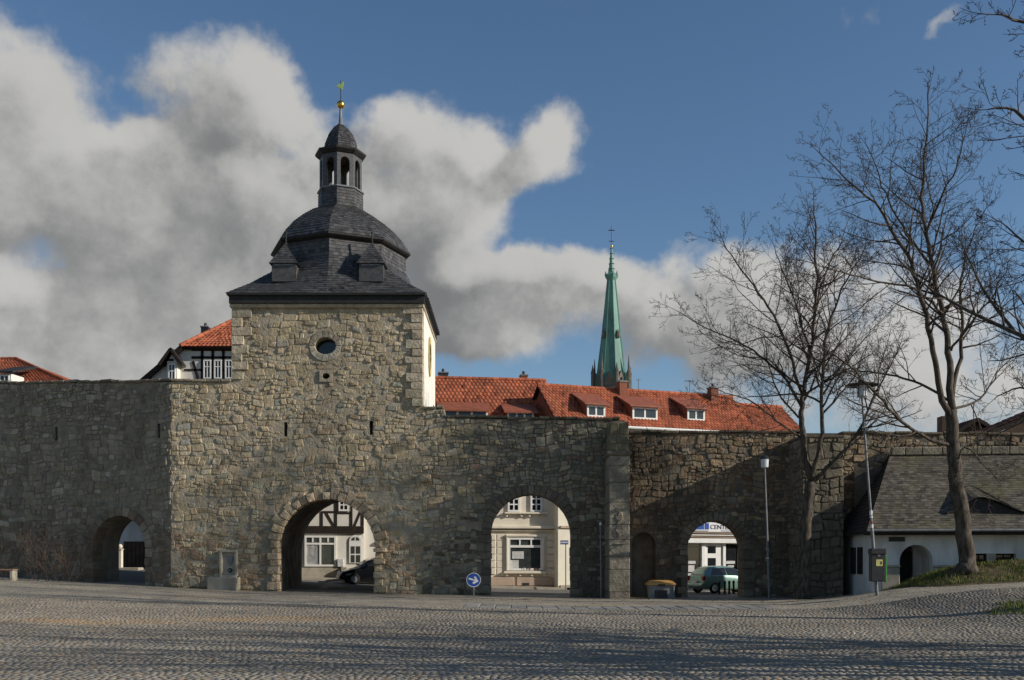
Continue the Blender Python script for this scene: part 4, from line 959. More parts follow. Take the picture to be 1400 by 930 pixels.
# --- long house to the right: roof with three dormers, shop front through the right arch
def long_house():
    r = random.Random(111); rz = R(20); Y0 = 57.6; X0 = px_X(763, Y0); F = Frame((X0, Y0, 0), rz)
    h = thing('townhouse', 'long pale house with three roof dormers, shop front behind the green car', 'house', (X0, Y0, 0), rz)
    W = F.hit(1031, 588)[0]; ze = F.hit(950, 584)[1]; s = .85; D = 5.4
    MB().box(0, W, 0, D, -.8, ze).build('wall', 'pale_plaster', h)
    zr = ze + D / 2 * s; e = .35
    for xx in (0.02, W - .05): MB().loft([[(xx + k, 0.02, ze), (xx + k, D - .02, ze), (xx + k, D / 2, zr - .06)] for k in (0, .03)]).build('gable', 'dormer_tin', h)
    for a, b, c, d in (((-.2, -e, ze - e * s + .1), (W + .15, -e, ze - e * s + .1), (W + .15, D / 2, zr + .1), (-.2, D / 2, zr + .1)), ((W + .15, D + e, ze - e * s + .1), (-.2, D + e, ze - e * s + .1), (-.2, D / 2, zr + .1), (W + .15, D / 2, zr + .1))):
        q = MB(); tiles(q, a, b, c, d, r, .3, .22, (.8, 1.35)); q.build('roof_tiles', 'red_tile', h, kind='stuff')
        MB().loft([[tuple(Vector(p) - Vector((0, 0, .02))) for p in (a, b, c, d)], [tuple(Vector(p) - Vector((0, 0, .12))) for p in (a, b, c, d)]]).build('roof_deck', 'timber', h)
    ridge_tiles(h, (-.2, D / 2, zr + .12), (W + .15, D / 2, zr + .12))
    MB().tube([(-.2, -e - .08, ze - e * s + .02), (W + .15, -e - .08, ze - e * s + .02)], .08, 8).build('gutter', 'white_paint', h)
    MB().box(0, W, -.18, .02, ze - .55, ze - .32, bev=.03).build('eaves_cornice', 'white_paint', h)
    n = Vector((0, -s, 1)); p0 = (0, -e, ze - e * s + .1)
    for (xa, ya, xb, yb, c) in ((803.5, 554, 825, 569, 2), (865.5, 557, 896, 572, 2), (940.5, 559.5, 961, 574, 2)):
        L = F.hit_plane(xa, yb, p0, n); Rr = F.hit_plane(xb, yb, p0, n); zt = F.hit((xa + xb) / 2, ya, L.y)[1]; y = L.y; z0 = L.z
        d = bpy.data.objects.new('dormer', None); COL.objects.link(d); d.parent = h
        yb_ = min(D / 2 - .05, y + 1.7); zb_ = z0 + s * (yb_ - y) + .06
        for x in (L.x - .12, Rr.x + .06): MB().loft([[(x + k, y, z0 - .1), (x + k, yb_, zb_), (x + k, y, zt + .06)] for k in (0, .06)]).build('cheek', 'dormer_tin', d)
        window_l(d, L.x - .06, Rr.x + .06, z0 - .04, zt, c, 1, .1, .11, .06, y, 'glass_shop', nested=False)
        MB().loft([[(L.x - .3, y - .28, zt - .02 + k), (Rr.x + .3, y - .28, zt - .02 + k), (Rr.x + .3, yb_, zb_ + k), (L.x - .3, yb_, zb_ + k)] for k in (0, .08)]).build('dormer_roof', 'dormer_tin', d)
    for px_, py_ in ((847, 533), (971, 545)):
        c = F.hit(px_, py_, D / 2); chimney(h, c[0], D / 2 - .3, zr - .5, zr + .5, .5)
    c = F.hit(943, 540, D / 2)[0]; an = MB().tube([(c, D / 2, zr), (c, D / 2, zr + 1.0)], .022, 6)
    an.tube([(c - .32, D / 2, zr + .95), (c + .32, D / 2, zr + .95)], .016, 6)
    for k in range(5): an.tube([(c - .3 + .15 * k, D / 2 - .2, zr + .95), (c - .3 + .15 * k, D / 2 + .2, zr + .95)], .012, 5)
    an.build('antenna', 'metal_grey', h)
    c = F.hit(873, 540, D / 2)[0]; MB().tube([(c, D / 2, zr), (c, D / 2, zr + .9)], .02, 6).tube([(c - .15, D / 2, zr + .8), (c + .15, D / 2, zr + .8)], .015, 6).build('antenna', 'metal_grey', h)
    # shop front by pixels
    def b_(name, x0, x1, y0, y1, out, m, inn=.02, bev=0):
        a, zt = F.hit(x0, y0); c, zb = F.hit(x1, y1); return MB().box(a, c, -out, inn, zb, zt, bev=bev).build(name, m, h), (a + c) / 2, (zb + zt) / 2, c - a, zt - zb
    sg, mx, mz, w, hh = b_('sign_board', 930, 1030, 712.5, 728, .18, 'white_enamel')
    a, zt = F.hit(962, 714.5); c, zb = F.hit(1012, 724); 
    for nm, t0, t1, y0, y1 in (('sign_mark', 950, 957, 719, 724), ('sign_mark', 957.6, 960.4, 716.5, 724), ('sign_mark', 961.5, 967, 715.5, 724), ('sign_stripe', 944, 966, 724.5, 727), ('sign_stripe', 984, 1012, 725, 727)):
        p, q = F.hit(t0, y0), F.hit(t1, y1); MB().box(p[0], q[0], -.195, -.181, q[1], p[1]).build(nm, 'blue_enamel' if nm == 'sign_mark' else 'sign_board', sg)
    u0, z_ = F.hit(969, 721); u1, _ = F.hit(997.5, 721); vs, fs = text_mesh('CENTER', .5); wd = max(v[0] for v in vs) - min(v[0] for v in vs); k = (u1 - u0) / wd
    MB().add([((u0 + u1) / 2 + v[0] * k, -.19 - v[2], z_ + v[1] * k * .95) for v in vs], [f for f in fs]).build('sign_lettering', 'sign_letter', sg)
    for (y0, y1, o, m) in ((728, 730.5, .3, 'pink_stone'), (730.8, 733.5, .24, 'white_paint'), (733.8, 736, .34, 'pink_stone'), (736.2, 743.5, .42, 'white_paint')): b_('shop_cornice', 925, 1040, y0, y1, o, m, bev=.02)
    for (x0, x1) in ((934, 957), (991, 1008)):
        pn, *_ = b_('shop_window', x0, x1, 744, 796, .03, 'glass_dark')
        b_('shop_window_frame', x0 - 1.2, x0, 744, 796, .1, 'white_paint'); b_('shop_window_frame', x1, x1 + 1.2, 744, 796, .1, 'white_paint')
        for k, (q0, q1, w0) in enumerate(((767, 771, .8), (773, 782, .55), (784, 792, .9))):
            xm = (x0 + x1) / 2; b_('display_poster', xm - 9 * w0, xm + 6 * w0, q0, q1, .045, 'paper' if k != 1 else 'poster_light')
    b_('pilaster', 957.5, 963, 744, 806, .16, 'white_paint', bev=.02); b_('pilaster', 986.5, 990.5, 744, 806, .16, 'white_paint', bev=.02)
    b_('door', 963.4, 986, 744, 806, .08, 'white_paint', bev=.02)
    b_('door_pane', 967, 977.5, 747, 756.5, .1, 'glass_dark'); b_('door_pane', 967, 977.5, 763, 783.5, .1, 'glass_dark')
    b_('shop_plinth', 930, 957, 796.5, 815, .1, 'pale_stone'); b_('shop_plinth', 991, 1030, 796.5, 815, .1, 'pale_stone')
    b_('band', 766, 800, 719, 722.5, .1, 'pink_stone'); b_('plinth', 766, 800, 800, 812, .08, 'pale_stone')
    # windows on the upper floors, mostly behind the wall
    for k in range(5):
        x = 1.0 + k * 2.5; window_l(h, x, x + 1.1, 7.1, 8.7, 2, 2, .06, .09, .08)
long_house()

# --- lower red roof further right
def far_red_house():
    r = random.Random(121); rz = R(20); Y0 = 66.; X0 = px_X(985, Y0); F = Frame((X0, Y0, 0), rz)
    h = thing('townhouse', 'lower red tiled roof showing behind the left bare tree', 'house', (X0, Y0, 0), rz)
    W = F.hit(1104, 592)[0]; ze = F.hit(1040, 597)[1]; s = .8; D = 6.5; zr = F.hit(1050, 558, D / 2)[1]
    s = (zr - ze) / (D / 2)
    MB().box(0, W, 0, D, 0, ze).build('wall', 'pale_plaster', h)
    for xx in (0.02, W - .05): MB().loft([[(xx + k, 0.02, ze), (xx + k, D - .02, ze), (xx + k, D / 2, zr - .06)] for k in (0, .03)]).build('gable', 'pale_plaster', h)
    for a, b, c, d in (((-.2, -.3, ze - .3 * s + .1), (W + .2, -.3, ze - .3 * s + .1), (W + .2, D / 2, zr + .1), (-.2, D / 2, zr + .1)), ((W + .2, D + .3, ze - .3 * s + .1), (-.2, D + .3, ze - .3 * s + .1), (-.2, D / 2, zr + .1), (W + .2, D / 2, zr + .1))):
        q = MB(); tiles(q, a, b, c, d, r, .3, .22, (.8, 1.3)); q.build('roof_tiles', 'red_tile', h, kind='stuff')
        MB().loft([[tuple(Vector(p) - Vector((0, 0, .02))) for p in (a, b, c, d)], [tuple(Vector(p) - Vector((0, 0, .12))) for p in (a, b, c, d)]]).build('roof_deck', 'timber', h)
    ridge_tiles(h, (-.2, D / 2, zr + .12), (W + .2, D / 2, zr + .12))
    for k in range(3): window_l(h, 1 + k * 2, 2 + k * 2, ze - 2.2, ze - .7)
far_red_house()

# --- half-timbered house behind the gate
def gate_house():
    r = random.Random(131); rz = R(9); X0, Y0 = px_X(497, 57), 57.0; F = Frame((X0, Y0, 0), rz)
    h = thing('townhouse', 'white half-timbered house with shop window seen through the tower gate', 'house', (X0, Y0, 0), rz)
    W0 = F.hit(405, 740)[0] - .3; ze = 7.6; D = 6
    MB().box(W0, 0, 0, D, -.3, ze).build('wall', 'white_plaster', h)
    MB().box(0, .95, .35, D, -.3, ze - 1).build('side_wall', 'white_plaster', h)
    q = MB(); tiles(q, (W0 - .2, -.4, ze - .3), (1.2, -.4, ze - .3), (1.2, D / 2, ze + 3.4), (W0 - .2, D / 2, ze + 3.4), r); q.build('roof_tiles', 'red_tile', h, kind='stuff')
    MB().loft([[(W0, 0, ze), (1, 0, ze), (1, D, ze), (W0, D, ze)], [(W0, D / 2 - .05, ze + 3.3), (1, D / 2 - .05, ze + 3.3), (1, D / 2 + .05, ze + 3.3), (W0, D / 2 + .05, ze + 3.3)]]).build('roof_deck', 'timber', h)
    a, zt = F.hit(380, 719); b, zb = F.hit(496.5, 729.5); MB().box(W0 - .02, 0.02, -.12, .02, zb, zt).build('beam', 'timber', h)
    for p, q, w in (((440, 719), (440, 700), .2), ((440, 700), (459.5, 700), .16), ((459.5, 719), (459.5, 672), .2), ((456.5, 719), (446, 701), .17), ((480.5, 719), (480.5, 672), .2), ((485, 719), (493, 700), .17), ((459.5, 701.5), (480.5, 701.5), .14), ((420, 719), (420, 672), .2), ((400, 719), (400, 672), .2), ((496, 719), (496, 672), .2), ((380, 684), (459, 684), .16)): beam(h, F, p, q, w * .62)
    window(h, F, 463, 682, 477, 699, 2, 2, .06, .09, .08)
    a, zt = F.hit(416.5, 732.5); b, zb = F.hit(459.5, 774.5)
    w = window_l(h, a, b, zb, zt, 2, 2, .1, .1, .1, 0, 'glass_shop', split=(0, .77, 1))
    for x in (427.7, 448.6): xx = F.hit(x, 738)[0]; MB().box(xx - .04, xx + .04, -.085, -.035, F.hit(x, 741.5)[1], zt - .1).build('muntin', 'white_paint', w)
    p, q = F.hit(418.5, 742), F.hit(437, 773); po = MB().box(p[0], q[0], -.046, -.04, q[1], p[1]).build('poster', 'poster', w)
    c = F.hit(427, 753); MB().loft([[(c[0] + .19 * math.cos(t) + k2, -.05, c[1] + .33 * math.sin(t)) for t in [2 * math.pi * i / 14 for i in range(14)]] for k2 in (0, .001)]).build('poster_shape', 'poster_light', w)
    # arched window
    a, zt = F.hit(477.5, 731.5); b, zb = F.hit(494.5, 770); half = (b - a) / 2; m = MB()
    m.prism(arch_pts((a + b) / 2, half, zt - half, zb, 10), -.07, .02); aw = m.build('arched_window', 'white_paint', h)
    for (x0, x1, y0, y1) in ((480, 485, 747, 757), (487, 492.5, 747, 757), (480, 485, 759, 769), (487, 492.5, 759, 769)):
        p, q = F.hit(x0, y0), F.hit(x1, y1); MB().box(p[0], q[0], -.085, -.072, q[1], p[1]).build('pane', 'glass_dark', aw)
    cc = ((a + b) / 2, F.hit(486, 739)[1])
    for s in (-1, 1):
        pts = [(cc[0] + s * .04, cc[1])] + [(cc[0] + s * (.04 + (half - .16) * math.cos(t)), cc[1] + (half - .16) * math.sin(t)) for t in [math.pi / 2 * i / 6 for i in range(7)]]
        MB().prism(pts if s > 0 else pts[::-1], -.085, -.072).build('pane', 'glass_dark', aw)
    p, q = F.hit(380, 776.5), F.hit(466, 788); MB().box(W0, q[0], -.1, .02, q[1] - .8, p[1], bev=.02).build('plinth', 'pale_stone', h)
    p, q = F.hit(466, 775.5), F.hit(474.5, 788.5); MB().box(p[0], q[0], -.5, .02, q[1] - .3, p[1], bev=.03).build('step_block', 'pale_stone', h)
    p, q = F.hit(461, 764), F.hit(470, 775.5); MB().box(p[0], q[0], -.2, .02, q[1], p[1], bev=.03).build('meter_box', 'paper', h)
gate_house()

# --- half-timbered gable over the left wall
def timber_gable():
    r = random.Random(141); Y0 = 60.0; F = Frame((-16.7, Y0, 0), 0)
    h = thing('townhouse', 'half-timbered gable with red half-hipped roof showing left of the tower', 'house', (-16.7, Y0, 0), 0)
    zp = py_Z(436, 62.2); zk = py_Z(473, 59.7); xl, zl = F.hit(204, 516)
    s = (zp - zl) / (-xl + .1); D = 9; xk = -(zp - zk) / s
    gz_ = [(-4.4, 0), (3.2, 0), (3.2, zp - 3.2 * s), (-xk, zk), (xk, zk), (-4.4, zp - 4.4 * s)]
    MB().prism([(x, z - .15) if i > 1 else (x, z) for i, (x, z) in enumerate(gz_)], 0, D).build('wall', 'white_plaster', h)
    yk = 2.2
    for sg in (-1, 1):
        e = 5.1 if sg < 0 else 3.7; ze = zp - e * s
        a, b, c, d = (sg * e, -.3, ze), (sg * e, D + .3, ze), (0, D + .3, zp), (0, yk, zp); k = (sg * -xk, -.3, zk)
        # roof slope: lower rectangle and upper trapezium
        q = MB()
        lo = [(sg * e, -.3, ze), (sg * e, D + .3, ze), (sg * -xk, D + .3, zk), (sg * -xk, -.3, zk)]; hi = [(sg * -xk, -.3, zk), (sg * -xk, D + .3, zk), (0, D + .3, zp), (0, yk, zp)]
        for t in (lo, hi):
            t = t if sg > 0 else [t[1], t[0], t[3], t[2]]
            tiles(q, *t, r); MB().loft([[tuple(Vector(p) - Vector((0, 0, .03))) for p in t], [tuple(Vector(p) - Vector((0, 0, .2))) for p in t]]).build('roof_deck', 'timber', h)
        q.build('roof_tiles', 'red_tile' if sg > 0 else 'brown_tile', h, kind='stuff')
        MB().bar((sg * e, -.34, ze - .1), (sg * -xk, -.34, zk - .1), .28, .1).build('bargeboard', 'timber', h)
    q = MB(); tiles(q, (xk - .1, -.42, zk - .05), (-xk + .1, -.42, zk - .05), (.05, yk, zp), (-.05, yk, zp), r, tone=(.85, 1.35)); q.build('hip_tiles', 'red_tile', h, kind='stuff')
    MB().loft([[(xk, -.4, zk - .08), (-xk, -.4, zk - .08), (.05, yk, zp - .05), (-.05, yk, zp - .05)], [(xk, -.2, zk - .2), (-xk, -.2, zk - .2), (.05, yk, zp - .2), (-.05, yk, zp - .2)]]).build('hip_deck', 'timber', h)
    ridge_tiles(h, (xk - .05, -.4, zk), (0, yk, zp + .03)); ridge_tiles(h, (-xk + .05, -.4, zk), (0, yk, zp + .03)); ridge_tiles(h, (0, yk, zp + .04), (0, D + .3, zp + .04))
    for p, q, w in (((262, 477), (345, 477), .26), ((262, 489), (345, 489), .15), ((252, 506), (345, 506), .12), ((262, 520), (278, 520), .1)): beam(h, F, p, q, w)
    for x in (276.5, 291, 305.5, 320, 335): beam(h, F, (x, 520), (x, 474), .16)
    beam(h, F, (271, 520), (264, 494), .16)
    for x in (278.5, 293, 308): window(h, F, x, 492.5, x + 10.5, 518, 2, 2, .05, .07, .09, y=-.02, split=(0, .66, 1))
    # small gabled bay on the left
    d = bpy.data.objects.new('gabled_bay', None); COL.objects.link(d); d.parent = h
    yb = -.6; (a, za), (b, zb) = F.hit(228.5, 495, yb), F.hit(242, 522, yb); pk = F.hit(235.3, 478.5, yb)[1]; mx = (a + b) / 2
    MB().prism([(a, zb - 1), (b, zb - 1), (b, za), (mx, pk - .25), (a, za)], yb, 2.5).build('bay_wall', 'white_plaster', d)
    for s_ in (-1, 1):
        MB().loft([[(mx, yb - .3, pk + k), (mx + s_ * .62, yb - .3, za - .2 + k), (mx + s_ * .62, 2.5, za - .2 + k), (mx, 2.5, pk + k)] for k in (0, .1)]).build('bay_roof', 'dark_board', d)
        MB().bar((mx, yb - .32, pk), (mx + s_ * .66, yb - .32, za - .2), .14, .08).build('bargeboard', 'timber', d)
    window_l(d, a + .08, b - .08, zb, za - .12, 2, 2, .05, .06, .06, yb, nested=False, split=(0, .62, 1))
    beam(d, F, (229, 495), (242, 495), .12, yb - .03)
    c = F.hit(281, 450, 4.5); chimney(h, c[0], 4.5, c[1] - 1.2, c[1] + .05, .45, 'dark_board')
timber_gable()

# --- roof at the far left edge
def far_left_house():
    r = random.Random(151); Y0 = 70.; X0 = px_X(-75, Y0); h = thing('townhouse', 'red hipped roof at the far left edge above the wall', 'house', (X0, Y0, 0), R(-6)); F = Frame((X0, Y0, 0), R(-6))
    W = F.hit(93, 521)[0]; ze = F.hit(40, 524)[1]; D = 8; zr = F.hit(10, 491, 4)[1]; x1 = F.hit(22, 492, 4)[0]
    MB().box(0, W - .3, .2, D, 0, ze).build('wall', 'pale_plaster', h)
    for pts in (((-.3, 0, ze), (W, 0, ze), (x1, D / 2, zr), (1.5, D / 2, zr)), ((W, 0, ze), (W, D, ze), (x1, D / 2 + .01, zr), (x1, D / 2, zr)), ((W, D, ze), (-.3, D, ze), (1.5, D / 2, zr), (x1, D / 2, zr))):
        q = MB(); tiles(q, *pts, r); q.build('roof_tiles', 'red_tile', h, kind='stuff')
    MB().loft([[(0, .1, ze - .02), (W - .1, .1, ze - .02), (W - .1, D - .1, ze - .02), (0, D - .1, ze - .02)], [(1.5, D / 2 - .05, zr - .06), (x1, D / 2 - .05, zr - .06), (x1, D / 2 + .05, zr - .06), (1.5, D / 2 + .05, zr - .06)]]).build('roof_deck', 'timber', h)
    ridge_tiles(h, (1.5, D / 2, zr + .03), (x1, D / 2, zr + .03)); ridge_tiles(h, (x1, D / 2, zr + .03), (W, 0, ze + .03))
    d = bpy.data.objects.new('gabled_bay', None); COL.objects.link(d); d.parent = h
    a, z0 = F.hit(-6, 524, -1.2); b, z1 = F.hit(15, 511, -1.2); MB().box(a, b, -1.2, .3, z0 - 1, z1).build('bay_wall', 'white_plaster', d)
    MB().loft([[(a - .3, -1.5, z1 + k), (b + .3, -1.5, z1 + k), (b + .2, 1.6, z1 + .9 + k), (a - .3, 1.6, z1 + .9 + k)] for k in (0, .12)]).build('bay_roof', 'dark_board', d)
    window_l(d, b - .75, b - .12, z0 - .2, z1 - .1, 2, 1, .05, .06, .06, -1.2, nested=False)
far_left_house()

# --- grey building behind the small left arch
def alley_house():
    Y0 = 60.5; X0 = px_X(150, Y0); h = thing('outbuilding', 'plain grey building with dark gateway behind the small left arch', 'outbuilding', (X0, Y0, 0), 0); F = Frame((X0, Y0, 0), 0)
    MB().box(-3, 2.15, 0, 5, 0, 5.2).build('wall', 'house_plaster', h)
    p, q = F.hit(169.5, 740.5), F.hit(197, 777); g = MB().box(p[0], q[0] + .6, -.06, .02, q[1] - .2, p[1]).build('gate', 'timber', h)
    for k in range(6): x = p[0] + .02 + k * .24; MB().box(x, x + .21, -.09, -.062, q[1] - .2, p[1] - .03).build('gate_board', 'brown_wall', g)
    MB().loft([[(-3.3, -.4, 5.2), (2.5, -.4, 5.2), (2.5, 5.4, 5.2), (-3.3, 5.4, 5.2)], [(-3.3, 2.4, 7.4), (2.5, 2.4, 7.4), (2.5, 2.6, 7.4), (-3.3, 2.6, 7.4)]]).build('roof', 'brown_tile', h)
alley_house()

# --- dark roofs at the right edge behind the guard house
def right_roofs():
    r = random.Random(161)
    Y0 = 52.4; X0 = px_X(1319, Y0); F = Frame((X0, Y0, 0), 0); h = thing('barn', 'small dark brown gable roof rising behind the right tree trunk', 'barn', (X0, Y0, 0), R(0))
    zp = F.hit(1332, 573)[1]; zs = F.hit(1300, 592)[1]; w = 2.3; s = .62; xm = F.hit(1332, 573)[0]
    MB().prism([(xm - w, 0), (xm + w, 0), (xm + w, zp - w * s - .1), (xm, zp - .12), (xm - w, zp - w * s - .1)], 0, 3.4).build('gable', 'brown_wall', h)
    for g in (-1, 1):
        t = [(xm + g * (w + .3), -.35, zp - (w + .3) * s), (xm + g * (w + .3), 3.6, zp - (w + .3) * s), (xm, 3.6, zp), (xm, -.35, zp)]
        t = t if g > 0 else [t[1], t[0], t[3], t[2]]; q = MB(); tiles(q, *t, r); q.build('roof_tiles', 'brown_tile', h, kind='stuff')
        MB().bar((xm + g * (w + .3), -.38, zp - (w + .3) * s - .08), (xm, -.38, zp - .06), .18, .06).build('bargeboard', 'timber', h)
    c = F.hit(1293, 580, 1.0); MB().box(c[0] - .3, c[0] + .25, .8, 1.4, c[1] - 2, c[1] + .4, bev=.02).build('chimney', 'brown_wall', h)
    Y0 = 46.45; X0 = px_X(1328, Y0); h = thing('barn', 'long dark red barn roof running off the right edge behind the wall', 'barn', (X0, Y0, 0), 0); F = Frame((X0, Y0, 0), 0)
    a = F.hit(1328, 603); b = F.hit(1400, 570); dx = b[0] - a[0]; k = 1.5; L = dx * k; rise = (b[1] - a[1]) * k
    t = [(-.3, 0, a[1]), (-.3, .85, a[1] + .12), (L, .85, a[1] + rise + .12), (L, 0, a[1] + rise)]
    t = [t[1], t[0], t[3], t[2]]
    q = MB(); tiles(q, *t, r, tone=(.8, 1.3)); q.build('roof_tiles', 'brown_tile', h, kind='stuff')
    MB().loft([[tuple(Vector(p) - Vector((0, 0, d))) for p in t] for d in (.04, .25)]).build('roof_deck', 'timber', h)
    MB().prism([(0, 0), (L, 0), (L, a[1] + rise - .25), (0, a[1] - .25)], .1, .72).build('wall', 'brown_wall', h)
right_roofs()

# --- church spire far behind
def church():
    Y0 = 250.; X0 = px_X(836, Y0); h = thing('church', 'distant church with slender green copper spire topped by a cross', 'church', (X0, Y0, 0), R(0))
    Z = lambda y: py_Z(y, Y0)
    def oc(rad): return [(rad * math.sin(k * math.pi / 4 + .18), -rad * math.cos(k * math.pi / 4 + .18)) for k in range(8)]
    MB().box(-4.6, 4.6, -4.6, 4.6, 0, Z(536)).build('tower', 'church_stone', h)
    MB().loft([[(x, y, z) for x, y in oc(q)] for q, z in ((4.25, Z(536)), (4.05, Z(532)), (3.9, Z(525)))]).build('spire_base', 'church_stone', h)
    sp = MB().loft([[(x, y, z) for x, y in oc(q)] for q, z in ((3.95, Z(528)), (2.35, Z(456)), (1.02, Z(383)))]).build('spire', 'copper', h)
    for k in range(8):
        a, b, c = oc(3.98)[k], oc(2.37)[k], oc(1.04)[k]; MB().tube([(a[0], a[1], Z(528)), (b[0], b[1], Z(456)), (c[0], c[1], Z(383))], .1, 5).build('spire_rib', 'copper', sp)
    for k in range(4):
        t = k * math.pi / 2 + .6; rr = 2.5; MB().loft([[(rr * math.sin(t) + q * math.cos(a), -rr * math.cos(t) + q * math.sin(a), z) for a in [math.pi / 3 * i for i in range(6)]] for q, z in ((.55, Z(464)), (.5, Z(459)), (.05, Z(452)))]).build('spire_lucarne', 'church_stone', sp)
    MB().loft([[(x, y, z) for x, y in oc(q)] for q, z in ((1.0, Z(385)), (1.5, Z(380)), (1.6, Z(377)), (.9, Z(374)))]).build('crown', 'copper', h)
    for k in range(8):
        x, y = oc(1.5)[k]; MB().lathe([(.16, Z(379)), (.2, Z(376)), (.02, Z(371))], 6, x, y).build('crown_finial', 'copper', h)
    MB().loft([[(x, y, z) for x, y in oc(q)] for q, z in ((.85, Z(376)), (.5, Z(360)), (.28, Z(345)), (.12, Z(334)))]).build('needle', 'copper', h)
    for k in range(5):
        z = Z(368 - k * 7); q = .75 - .12 * k; MB().lathe([(q * .6, z - .1), (q + .15, z), (q * .5, z + .25)], 8).build('crocket_ring', 'copper', h)
    MB().sphere((0, 0, Z(337)), .32, 10, 8).build('spire_ball', 'gold', h)
    c = MB().tube([(0, 0, Z(337)), (0, 0, Z(309))], .09, 6); c.build('cross_shaft', 'metal_dark', h)
    MB().box(-.75, .75, -.08, .08, Z(315) - .1, Z(315) + .1).build('cross_arm', 'metal_dark', h); MB().box(-.6, .6, -.06, .06, Z(330) - .08, Z(330) + .08).build('cross_arm', 'metal_dark', h)
    for k in range(8):
        x, y = oc(4.75)[k]; hgt = Z(488) if k % 2 else Z(500)
        p = MB().lathe([(.42, Z(540)), (.42, Z(512)), (.5, Z(511)), (.3, Z(508)), (.05, hgt)], 6, x, y).build('pinnacle', 'church_stone', h)
        (x0, y0), (x1, y1) = oc(4.1)[k], oc(4.1)[(k + 1) % 8]; mx, my = (x0 + x1) / 2, (y0 + y1) / 2
        MB().loft([[(x0, y0, Z(530)), (x1, y1, Z(530)), (mx, my, Z(510))], [(x0 * .85, y0 * .85, Z(530)), (x1 * .85, y1 * .85, Z(530)), (mx * .85, my * .85, Z(510))]]).build('gablet', 'church_stone', h)
church()

# pavements along the house fronts
def pavement(o, rz, x0, x1, w):
    F = Frame(o, rz); V = []; n = 14
    m = MB(); rings = []
    for i in range(n + 1):
        x = x0 + (x1 - x0) * i / n; row = []
        for y, l in ((.3, .12), (-w, .12), (-w - .04, -.1)):
            p = F.M @ Vector((x, y, 0)); row.append((p.x, p.y, gzf(p.x, p.y) + l))
        rings.append(row)
    m.loft(rings, cap0=False, cap1=False, closed=False); q = m.build('pavement', 'pavement'); q['kind'] = 'structure'
rz = R(8); pavement((-5.7, 58 - math.tan(rz) * 6.7, 0), rz, -.5, 8.6, 1.6)
pavement((px_X(763, 57.6), 57.6, 0), R(20), .3, 14, 1.5)
pavement((px_X(497, 57), 57, 0), R(9), -9, 1.2, 1.3)

